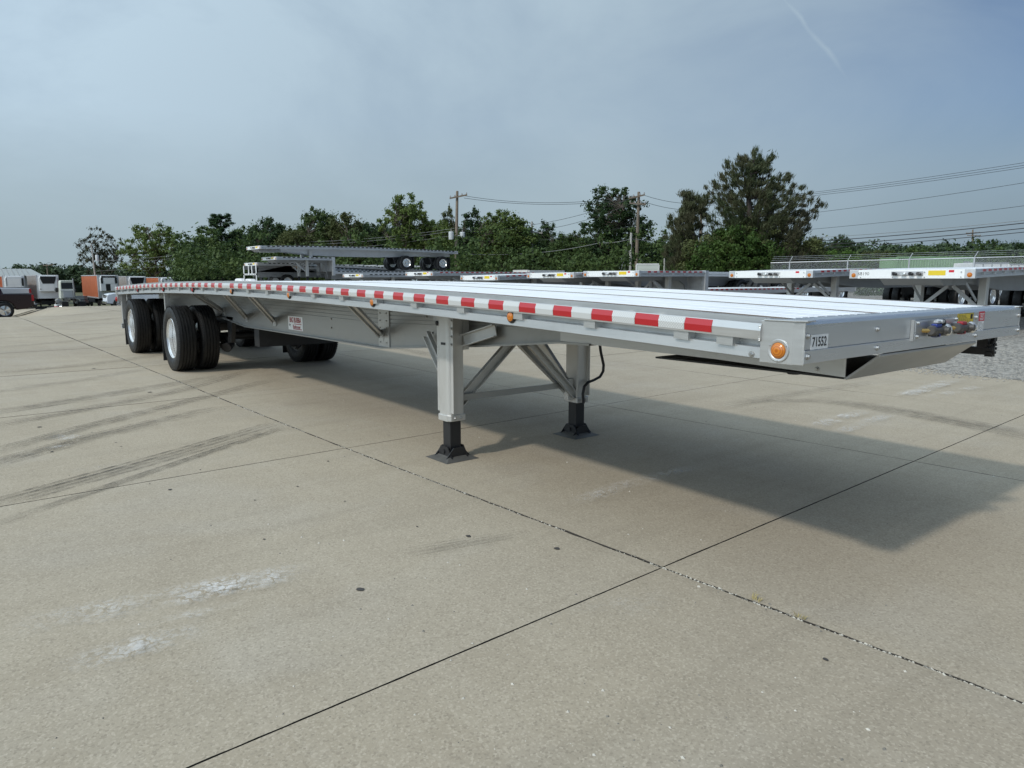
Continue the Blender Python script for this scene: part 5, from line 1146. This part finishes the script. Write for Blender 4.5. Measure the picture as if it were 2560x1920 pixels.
for a in [('deciduous_tree', 'sparse dark leaved tree with bare branches beside the leaning left pole', 262, 556, 118, 112, 'thin', 'leaf_brown', .3),
          ('deciduous_tree', 'spreading yellowish green tree with fanned trunks left of the broad pine', 385, 548, 165, 108, 'fan', 'leaf_light', 1.0),
          ('deciduous_tree', 'dark rounded tree in the gap left of the broad pine', 470, 590, 90, 92, 'd', 'leaf_dark', 2.0),
          ('pine_tree', 'broad dark green pine left of the stacked trailers', 558, 520, 176, 74, 'pine', 'leaf_pine', .5),
          ('deciduous_tree', 'rounded dark green tree just right of the broad pine', 672, 531, 120, 72, 'a', 'leaf_dark', 1.2),
          ('deciduous_tree', 'olive tree rising above the left end of the topmost stacked trailer', 742, 545, 120, 70, 'b', 'leaf_olive', 2.2),
          ('deciduous_tree', 'tall full tree above the middle of the topmost stacked trailer', 808, 508, 135, 74, 'd', 'leaf_mid', 3.4),
          ('deciduous_tree', 'wide brownish green tree right of the stacked trailer nose', 872, 520, 120, 72, 'a', 'leaf_olive', 4.1),
          ('deciduous_tree', 'dark full tree left of the tall pale green tree', 935, 530, 120, 73, 'b', 'leaf_dark', 5.0),
          ('deciduous_tree', 'tall pale green tree standing out against the sky left of transformer pole', 1016, 466, 112, 66, 'open', 'leaf_light', .4),
          ('deciduous_tree', 'bushy light green tree directly left of the transformer pole', 1085, 520, 110, 67, 'b', 'leaf_light', 1.4),
          ('deciduous_tree', 'small pale tree top behind the transformer pole', 1122, 508, 60, 80, 'c', 'leaf_olive', 2.4),
          ('deciduous_tree', 'very dark narrow tree right of the transformer pole', 1182, 512, 84, 76, 'c', 'leaf_dark', 2.4),
          ('deciduous_tree', 'rounded yellow green tree between transformer pole and thin grey pole', 1262, 513, 150, 70, 'a', 'leaf_light', 3.0),
          ('deciduous_tree', 'dark tree top right behind the thin grey pole', 1362, 545, 90, 73, 'c', 'leaf_dark', 3.6),
          ('deciduous_tree', 'low olive tree between the thin grey pole and the tall dark tree', 1425, 568, 105, 68, 'd', 'leaf_mid', 4.6),
          ('deciduous_tree', 'tall dark tree with ragged crown beside the brown utility pole', 1535, 463, 168, 66, 'tall', 'leaf_dark', .9),
          ('deciduous_tree', 'low green tree right of the brown utility pole', 1640, 580, 110, 72, 'b', 'leaf_dark', 5.4),
          ('deciduous_tree', 'dark tree top left of the big cedar', 1700, 566, 90, 66, 'd', 'leaf_dark', .2),
          ('deciduous_tree', 'dark bushy tree low on the right of the big cedar', 2040, 588, 100, 62, 'd', 'leaf_dark', 1.9),
          ('deciduous_tree', 'dark tree top right of the big cedar above the fence', 2100, 576, 80, 95, 'a', 'leaf_dark', 2.7),
          ('deciduous_tree', 'bright green bush like tree behind the fence right of the big cedar', 2085, 612, 135, 52, 'd', 'leaf_bright', .6),
          ('deciduous_tree', 'olive tree behind the fence left of the green container', 2190, 605, 110, 75, 'b', 'leaf_olive', .6),
          ('deciduous_tree', 'dark tree above the left end of the green container', 2290, 606, 110, 90, 'a', 'leaf_mid', 1.6),
          ('deciduous_tree', 'tree left of the far double crossarm pole', 2385, 608, 90, 110, 'b', 'leaf_dark', 2.6),
          ('deciduous_tree', 'rounded tree right of the far double crossarm pole', 2475, 588, 95, 112, 'a', 'leaf_dark', 3.6),
          ('deciduous_tree', 'tree at the right edge above the white boxes', 2545, 590, 90, 112, 'd', 'leaf_dark', 4.6)]: tree(*a)
for k, (u, vt) in enumerate(((512, 570), (615, 552), (700, 548), (770, 540), (845, 536), (905, 545), (970, 540), (1055, 548), (1140, 545), (1215, 550), (1310, 560), (1400, 572), (1470, 580))):
    tree('deciduous_tree', 'dark crown in the rear rank of the wood showing between the nearer trees', u, vt, 130, 90, 'bdab'[k % 4], ('leaf_dark', 'leaf_mid', 'leaf_dark', 'leaf_olive')[k % 4], k * 1.3, 'rear rank of the wood')
# undergrowth filling the foot of the wood
r = np.random.default_rng(5); cl = []
for k in range(1700):
    u = r.uniform(440, 1830) if k < 1250 else r.uniform(1640, 2720); D = r.uniform(55, 92) if k < 1250 else r.uniform(64, 84); v = (688 - abs(r.normal(0, 1)) * 46) if k < 1250 else 690 - abs(r.normal(0, 1)) * 26
    c = dep(u, max(v, 575), D); cl.append((c[0], c[1], c[2], r.uniform(.6, 1.15)))
tag(link('undergrowth', quads_mesh('undergrowth', leaves(cl, 66, .15, 8), 'leaf_mid')), 'dense green undergrowth at the foot of the trees', 'undergrowth', kind='stuff')
cl = []  # dark leaf strip, added to blacken the view beneath the parked row
for k in range(420):
    u = r.uniform(1500, 2760); D = r.uniform(43.2, 48); c = dep(u, 692, D); z = .28 + abs(r.normal(0, .45)); cl.append((c[0], c[1], z, r.uniform(.25, .5)))
tag(link('filler_weeds', quads_mesh('filler_weeds', leaves(cl, 60, .09, 18), 'leaf_dark')), 'dark weeds added behind the chain link fence to darken the gap under the trailers', 'weeds', kind='stuff')
hm = MB(); us = list(range(-320, 760, 30)); rows = []
for D, f in ((195, -.25), (218, .45), (240, 1.0), (300, .75)):
    row = []
    for u in us: c = dep(u, 692, D); top = 1.5 + (692 - 672 + 3 * math.sin(u * .012)) * 240 / FPX - .5; row.append((c[0], c[1], -4 + (top + 4) * max(f, 0) if f > 0 else -6))
    rows.append(row)
nn_ = len(us); hm.add([p for q in rows for p in q], [(i * nn_ + k, i * nn_ + k + 1, (i + 1) * nn_ + k + 1, (i + 1) * nn_ + k) for i in range(3) for k in range(nn_ - 1)])
tag(hm.build('hill', 'leaf_far', None, True), kind='structure')
def woodland(name, label, u0, u1, vt, D0, D1, n_, leaf, rr, seed, mat, base):
    r = np.random.default_rng(seed); cl = []
    for k in range(n_):
        u = r.uniform(u0, u1); D = r.uniform(D0, D1); top = vt(u) + 5 * math.sin(u * .09) + 3 * math.sin(u * .23 + 1)
        q = r.random() ** .7; c = dep(u, 692, D); zt = 1.5 + (692 - top) * D / FPX; z = zt - rr * .6 - q * min(zt - base, 4.5)
        cl.append((c[0], c[1], z, rr * r.uniform(.6, 1.25)))
    tag(link(name, quads_mesh(name, leaves(cl, 55, leaf, seed), mat)), label, 'woodland', kind='stuff')
woodland('far_woodland', 'hazy wooded hillside far behind the refrigerated trailers', -260, 620, lambda u: 660 - 4 * math.sin(u * .012), 205, 250, 2300, .55, 2.2, 3, 'leaf_far', -4)
woodland('right_woodland', 'dark wooded rise behind the fence at the right', 1950, 2760, lambda u: 604 - .01 * (u - 2000), 95, 130, 2000, .26, 1.2, 4, 'leaf_far', 0)
# the big cedar with climbing vines
Dc = 46.0
def c3(u, v, dd=0.0): return Vector(dep(u, v, Dc + dd))
rc = random.Random(77)
def cedar(name, label, stem, tips, mats, tuft, per, seed):
    base = c3(*stem[0]); base.z = G(base.x, base.y) - .1; o = empty(name, base, 0, label, 'tree', TG)
    tr = MB(); pts = [base] + [c3(*s) for s in stem[1:]]; n_ = len(pts); loc = lambda p: p - base
    tr.tube([loc(p) for p in pts], [.30 * (1 - .8 * k / (n_ - 1)) for k in range(n_)], 8); groups = [[] for _ in mats]
    for (u, v, dd, mi) in tips:
        tip = c3(u, v, dd); rise = max(1.2, (tip - pts[0]).to_2d().length * .75)
        src = min((pts[i].lerp(pts[i + 1], q) for i in range(n_ - 1) for q in (0, .33, .66, 1)), key=lambda p: abs(p.z - (tip.z - rise)) + .15 * (p - tip).length)
        mid = src.lerp(tip, .5) + Vector((0, 0, -.18 * (tip - src).length)); tr.tube([loc(src), loc(mid), loc(tip)], [.06, .04, .012], 5, False)
        for f in np.linspace(.38, 1.02, 7):
            a = src.lerp(mid, f * 2) if f < .5 else mid.lerp(tip, f * 2 - 1)
            for q in range(2):
                s = (1.05 - .45 * f); p = loc(a) + Vector((rc.gauss(0, .32 * s), rc.gauss(0, .32 * s), rc.uniform(-.1, .35) * s)); dr = ((tip - src).normalized() + Vector((0, 0, .75))).normalized(); groups[mi].append((p.x, p.y, p.z, tuft * rc.uniform(.6, 1.15), dr.x, dr.y, dr.z))
    tr.build('trunk', 'bark_dark', o, True)
    for (nm, mt), gcl in zip(mats, groups):
        if gcl: gcl = np.array(gcl); link(nm, quads_mesh(nm, leaves(gcl[:, :4], per, .15, seed, .4, .13, gcl[:, 4:]), mt), o)
    return o, loc
tips = [(1890, 385, 0, 0), (1868, 398, .4, 0), (1846, 402, -.5, 0), (1822, 412, .3, 0), (1834, 440, -.6, 0), (1905, 402, .5, 0), (1926, 396, -.3, 0), (1918, 420, .8, 0), (1876, 430, 1.2, 0), (1862, 455, -1.4, 0), (1900, 450, 1.0, 0), (1926, 455, -.8, 0),
        (1808, 446, .2, 0), (1814, 478, .9, 0), (1784, 462, -.2, 0), (1779, 478, .8, 0), (1796, 498, -1.2, 0), (1830, 500, 1.4, 0), (1850, 500, -1.8, 0), (1888, 492, 2.0, 0), (1920, 490, -1.8, 0), (1950, 470, .3, 0), (1962, 442, .2, 0), (1975, 446, -.4, 0), (1978, 470, .8, 0), (1955, 500, -1.4, 0),
        (1998, 478, .3, 1), (2010, 492, -.5, 1), (2016, 508, .6, 1), (1990, 505, -1.2, 1), (1975, 525, 1.5, 1), (2004, 530, -.8, 1), (2036, 520, .4, 1), (2046, 514, -.2, 1), (2030, 545, .9, 1), (2005, 555, -1.6, 1), (1985, 545, 1.8, 1), (1960, 540, -2.2, 1),
        (1800, 530, 1.6, 0), (1830, 530, -2.2, 0), (1865, 530, 2.4, 0), (1900, 525, -2.5, 0), (1930, 530, 2.2, 0), (1780, 545, -1.0, 0), (1815, 560, 2.2, 0), (1850, 560, -2.8, 0), (1890, 560, 2.8, 0), (1925, 560, -2.8, 0), (2020, 580, 1.0, 1), (1990, 590, -2.0, 1), (2040, 605, .5, 1), (1960, 585, 2.4, 1), (2010, 620, -1.2, 1), (1975, 625, -2.4, 1), (2045, 640, .6, 1), (2000, 650, -1.5, 1)]
co, loc = cedar('cedar_tree', 'big ragged cedar with brown tips and vines, tallest tree at the right', [(1885, 690), (1885, 600, .0), (1872, 520), (1872, 455), (1885, 400)], tips, [('crown', 'leaf_cedar'), ('dry_foliage', 'leaf_brown')], .34, 78, 61)
cl = []
for k in range(330):
    u = rc.gauss(1835, 70); v = rc.uniform(565, 690); 
    if u < 1690 or u > 1990 or v < 560 + abs(u - 1840) * .55: continue
    p = loc(c3(u, v, rc.gauss(-1.2, 1.3))); cl.append((p.x, p.y, p.z, rc.uniform(.30, .62)))
link('vine_cover', quads_mesh('vine_cover', leaves(cl, 95, .085, 9), 'leaf_vine'), co)
cl = []
for k in range(420):
    u = rc.uniform(1700, 2060); v = rc.uniform(540, 690)
    if v < 545 + abs(u - 1885) * .35: continue
    p = loc(c3(u, v, rc.gauss(.6, 1.3))); cl.append((p.x, p.y, p.z, rc.uniform(.35, .65)))
link('inner_foliage', quads_mesh('inner_foliage', leaves(cl, 120, .085, 10), 'leaf_olive'), co)
tips = [(1712, 490, 0, 0), (1722, 494, .5, 0), (1733, 492, -.4, 0), (1716, 520, .8, 0), (1742, 505, .2, 0), (1768, 500, -.6, 0), (1760, 530, .7, 0), (1735, 540, -.9, 0), (1702, 530, .4, 0), (1680, 546, 0, 0), (1690, 560, .8, 0), (1705, 575, -1, 0), (1675, 565, .3, 0), (1730, 580, 1.2, 0), (1668, 600, -.3, 0), (1690, 610, .9, 0), (1720, 615, -1.1, 0), (1665, 630, .4, 0), (1700, 640, -.8, 0), (1740, 640, .9, 0), (1680, 655, -.5, 0)]
Dc = 47.5
cedar('cedar_tree', 'smaller brown dying cedar leaning on the left of the big cedar', [(1745, 690), (1735, 620), (1728, 560), (1722, 505)], tips, [('crown', 'leaf_brown')], .33, 85, 62)

# ------------------------------------------------------------------ utility poles and wires
def pole(label, u, vtop, D, r=.15, ubase=None, mat='pole_wood', arms=(), cans=()):
    b = dep(ubase or u, 692, D); g = G(b[0], b[1]) if D < 98 else -2.5; top = dep(u, vtop, D); o = empty('utility_pole', (b[0], b[1], g), YAW - math.pi / 2, label, 'utility pole', 'utility poles')
    inv = Matrix.Rotation(-(YAW - math.pi / 2), 3, 'Z'); L = lambda p: inv @ (Vector(p) - Vector((b[0], b[1], g)))
    t = L(top); MB().tube([(0, 0, -.2), (t.x * .5, t.y * .5, t.z * .5), t], [r, r * .85, r * .68], 10).build('shaft', mat, o, True)
    for (ua, va, ub, vb) in arms:
        p, q = L(dep(ua, va, D - .25)), L(dep(ub, vb, D - .25)); a = MB().beam(p, q, .10, .12).build('crossarm', mat, o)
        for f in (.04, .3, .7, .96): c = p.lerp(q, f); MB().lathe([(.001, .06), (.05, .06), (.06, .12), (.035, .16), (.05, .2), (.001, .24)], 8, 'z', tuple(c)).build('insulator', 'insulator', a)
    for (uc, vc, hpx) in cans:
        c = L(dep(uc, vc, D - .4)); hh = hpx * D / FPX; MB().lathe([(.001, -hh / 2), (.22, -hh / 2), (.23, hh * .42), (.18, hh / 2), (.001, hh / 2)], 16, 'z', tuple(c)).build('transformer', 'transformer_grey', o, True)
        MB().cyl((c.x, c.y, c.z + hh * .65), (0, 0, 1), .04, hh * .3, 8).build('bushing', 'insulator', o); MB().beam((c.x * .2 + t.x * .0, c.y, c.z), (c.x, c.y, c.z), .06, .06).build('bracket', 'galv', o)
    return o
pole('wooden utility pole with two grey transformers behind the stacked trailers', 1143, 478, 62, .17, 1139, arms=((1124, 496, 1168, 487),), cans=((1128, 589, 19), (1156, 589, 17)))
pole('thin grey utility pole between the transformer pole and the tall dark tree', 1330, 554, 70, .13, None, 'pole_grey', arms=((1318, 578, 1356, 583),))
pole('brown utility pole with two crossarms right beside the tall dark tree', 1597, 480, 60, .17, 1590, arms=((1572, 496, 1612, 487), (1574, 508, 1614, 511)))
pole('short grey pole stub just left of the brown double arm pole', 1578, 582, 58, .13, 1575, 'pole_grey')
pole('utility pole half hidden behind the brown dying cedar', 1753, 494, 66, .16, 1751, arms=((1738, 506, 1782, 498),))
pole('slender leaning pole with transformer at the left behind the orange trailer', 228, 609, 99, .13, 241, 'pole_grey', cans=((243, 645, 15),))
pole('small distant pole with crossarm above the grey refrigerated trailer', 117, 659, 118, .13, 119, 'pole_wood', arms=((108, 664, 134, 662),))
pole('far pole with two crossarms above the wooded rise at the right', 2432, 574, 140, .2, None, 'pole_wood', arms=((2415, 583, 2450, 581), (2418, 589, 2452, 589)))
pole('short thin post behind the step deck trailer', 1661, 646, 55, .08, None, 'pole_grey')
def wire(label, pts, sag=0.0, r=.017, mat='wire_black', grp='overhead wires'):
    P3 = [Vector(dep(*p)) for p in pts]; line = []
    for a, b in zip(P3[:-1], P3[1:]):
        for k in range(14): t = k / 14; line.append(a.lerp(b, t) + Vector((0, 0, -4 * sag * t * (1 - t))))
    line.append(P3[-1]); tag(MB().tube(line, r, 4).build('overhead_wire', mat), label, 'wire', grp)
wire('upper wire sagging from the transformer pole to the brown double arm pole', [(1152, 488, 62), (1585, 490, 60)], .60)
wire('lower wire sagging from the transformer pole to the brown double arm pole', [(1160, 495, 62), (1590, 496, 60)], .52)
wire('upper wire from the brown double arm pole to the pole behind the cedar', [(1610, 488, 60), (1753, 508, 66)], .25)
wire('lower wire from the brown double arm pole to the pole behind the cedar', [(1612, 505, 60), (1753, 524, 66)], .25)
wire('upper wire rising from the thin grey pole to the brown double arm pole', [(1145, 573, 62), (1330, 562, 70), (1574, 498, 60)], .25)
wire('lower wire rising from the thin grey pole to the brown double arm pole', [(1145, 576, 62), (1345, 576, 70), (1576, 510, 60)], .3)
wire('wire crossing the tall dark tree to the brown pole', [(1146, 598, 62), (1330, 602, 70), (1592, 562, 60)], .15)
wire('pale cable strung low from transformer pole past the pole stub', [(1142, 634, 62), (1330, 633, 66), (1500, 607, 60), (1577, 597, 58), (1740, 603, 60)], .12, .022, 'wire_grey')
wire('long pale wire crossing the wood left of the transformer pole', [(1136, 571, 62), (620, 604, 72), (240, 652, 84)], .45, .014, 'wire_grey')
wire('second long pale wire just under the first, left of the transformer pole', [(1136, 577, 62), (620, 611, 72), (241, 660, 84)], .45, .014, 'wire_grey')
wire('thin low wire left of the transformer pole', [(1136, 588, 62), (780, 625, 70), (242, 678, 84)], .2, .012, 'wire_grey')
for k, (v0, v1, lb) in enumerate(((508, 384, 'topmost thin wire running up to the right edge'), (511, 391, 'second thin wire from the top at the right edge'), (515, 397, 'third thin wire from the top at the right edge'), (560, 434, 'fourth wire from the top at the right edge'), (592, 496, 'fifth wire from the top at the right edge'))):
    wire(lb, [(1753, v0, 66), (2700, v1, 42)], .3, .013)
for k, (v0, v1, rr, mt, lb) in enumerate(((604, 536, .016, 'wire_grey', 'pale upper cable of the bundle above the fence at right'), (614, 542, .028, 'wire_black', 'thick black cable uppermost in the bundle above the fence'), (622, 556, .026, 'wire_black', 'middle black cable of the bundle above the fence'), (629, 566, .022, 'wire_black', 'lowest black cable of the bundle above the fence'))):
    wire(lb, [(1753, v0, 66), (2700, v1, 42)], .35, rr, mt)
for u, lb in ((1549, 'left guy wire slanting down from the brown double arm pole'), (1556, 'right guy wire slanting down from the brown double arm pole')): wire(lb, [(1590 + (u - 1549) * .8, 530, 60), (u, 690, 57)], 0, .016, 'wire_grey')

# ------------------------------------------------------------------ chain link fence
F = [dep(1280 + FPX * (.39 + .0686 * i) / (1 - .0273 * i), 692, 41.3 * (1 - .0273 * i)) for i in np.arange(-.34, 6.5, 1)]
FT = lambda p: 2.43 + .055 * np.linalg.norm(np.array(p[:2]) - np.array(F[0][:2])) / 3.05
o = empty('chain_link_fence', (0, 0, 0), 0, 'chain link fence topped with barbed wire behind the parked trailers', 'fence')
posts = [dep(1280 + FPX * (.39 + .0686 * i) / (1 - .0273 * i), 692, 41.3 * (1 - .0273 * i)) for i in range(0, 7)]
dv = Vector((F[-1] - F[0])); dv.z = 0; dv.normalize(); nv = Vector((dv.y, -dv.x, 0))
for p in posts:
    z = FT(p); MB().tube([(p[0], p[1], G(p[0], p[1]) - .1), (p[0], p[1], z + .04)], .042, 10).build('post', 'galv', o, True)
    a = Vector((p[0], p[1], z + .04)); b = a + dv * .14 + Vector((0, 0, .30)); MB().beam(a, b, .04, .03).build('barb_arm', 'galv', o)
a, b = Vector((F[0][0], F[0][1], FT(F[0]))), Vector((F[-1][0], F[-1][1], FT(F[-1])))
MB().tube([a, b], .030, 8).build('top_rail', 'galv', o, True)
for k in (1, 2, 3): q = dv * .045 * k + Vector((0, 0, .04 + .10 * k)); MB().tube([a + q, b + q], .006, 4).build('barbed_wire', 'galv', o)
L = (b - a).to_2d().length; m = MB(); sp = .075; z0 = .35
for s in (-1, 1):
    x = -2.2
    while x < L:
        zt_ = 2.40 + .055 * max(0, x) / 3.05; hgt = zt_ - z0; xa, xb = (x, x + hgt) if s > 0 else (x + hgt, x); za, zb_ = z0, zt_
        def clip(xx, zz, x2, z2):
            if xx < 0: f = (0 - xx) / (x2 - xx) if x2 != xx else 0; return 0.0, zz + (z2 - zz) * f
            if xx > L: f = (L - xx) / (x2 - xx) if x2 != xx else 0; return L, zz + (z2 - zz) * f
            return xx, zz
        if max(xa, xb) > 0 and min(xa, xb) < L:
            A = clip(xa, za, xb, zb_); B = clip(xb, zb_, xa, za); p = Vector((a.x, a.y, 0)) + dv * A[0] + nv * .006 * s; q = Vector((a.x, a.y, 0)) + dv * B[0] + nv * .006 * s
            p.z, q.z = A[1], B[1]; m.tube([p, q], .0042, 3, False)
        x += sp
mo = m.build('wire_mesh', 'galv', o); mo['kind'] = 'stuff'
# green shipping container behind the fence
c = dep(2334, 692, 55); g = .28; o = empty('shipping_container', (c[0], c[1], g), YAW - math.pi / 2 + .05, 'green corrugated shipping container behind the fence', 'container'); H = 1.5 + (692 - 637) * 55 / FPX - g; hl = 97 * 55 / FPX
pr = []; x = -hl
while x < hl - .05: pr += [(x, 0), (x + .07, 0), (x + .105, .04), (x + .175, .04)]; x += .21
pr += [(hl, 0), (hl, 2.4), (-hl, 2.4)]
MB().prism(pr, .14, H - .12, 'z').build('corrugated_wall', 'green_paint', o)
MB().box(-hl - .02, hl + .02, -.03, .06, H - .119, H).box(-hl - .02, hl + .02, -.03, .06, 0, .139).build('side_rail', 'green_paint', o); MB().box(-hl - .02, hl + .02, .061, 2.42, H - .11, H - .06).build('roof', 'green_paint', o)
for s in (-1, 1): MB().box(hl * s - .09, hl * s + .09, -.04, .09, .14, H - .12).build('corner_post', 'green_paint', o)
for k in range(3): MB().box(hl - .75, hl - .2, -.045, -.031, H - .5 - k * .25, H - .36 - k * .25).build('vent_panel', 'dark_alu', o)
# white boxes and trucks right of it
for u0, u1, vt, D, lb in ((2430, 2518, 652, 49, 'white slatted box trailer behind the fence right of green container'), (2522, 2600, 655, 53, 'grey white box truck body behind the fence at the right edge')):
    c = dep((u0 + u1) / 2, 692, D); g = .28; H = 1.5 + (692 - vt) * D / FPX - g; hl = (u1 - u0) / 2 * D / FPX; o = empty('box_trailer', (c[0], c[1], g), YAW - math.pi / 2, lb, 'trailer')
    MB().box(-hl, hl, 0, 2.2, .62, H).build('box_body', 'white_paint', o, bevel=.03); MB().box(-hl - .02, hl + .02, -.02, .03, H - .08, H + .02).build('edge_trim', 'galv', o); MB().box(-hl - .02, hl + .02, -.02, .03, .56, .619).build('edge_trim', 'galv', o)
    for k in range(4): MB().box(-hl + hl * .5 * k + .05, -hl + hl * .5 * k + .11, -.025, -.002, .63, H - .09).build('upright', 'dark_alu', o)
    for x in (-hl * .4, hl * .4): w_ = link('wheel', CARW, o, (x, .1, .4), (0, 0, 0)); link('rim', CARR, w_)
c = dep(2410, 692, 190); o = empty('distant_building', (c[0], c[1], 0), YAW - math.pi / 2, 'pale distant building showing through the trees at the right', 'building'); z_ = lambda v: 1.5 + (692 - v) * 190 / FPX
MB().box(-8, 4.5, 0, 8, 0, z_(617)).build('wall', 'far_building', o); MB().box(-8.2, 4.7, -.2, 8.2, z_(617) + .01, z_(617) + .25).build('roof', 'roof_metal', o)
for k in range(5): MB().box(-7 + k * 2.3, -5.6 + k * 2.3, -.06, -.01, z_(624), z_(620)).build('window', 'dark_glass', o)
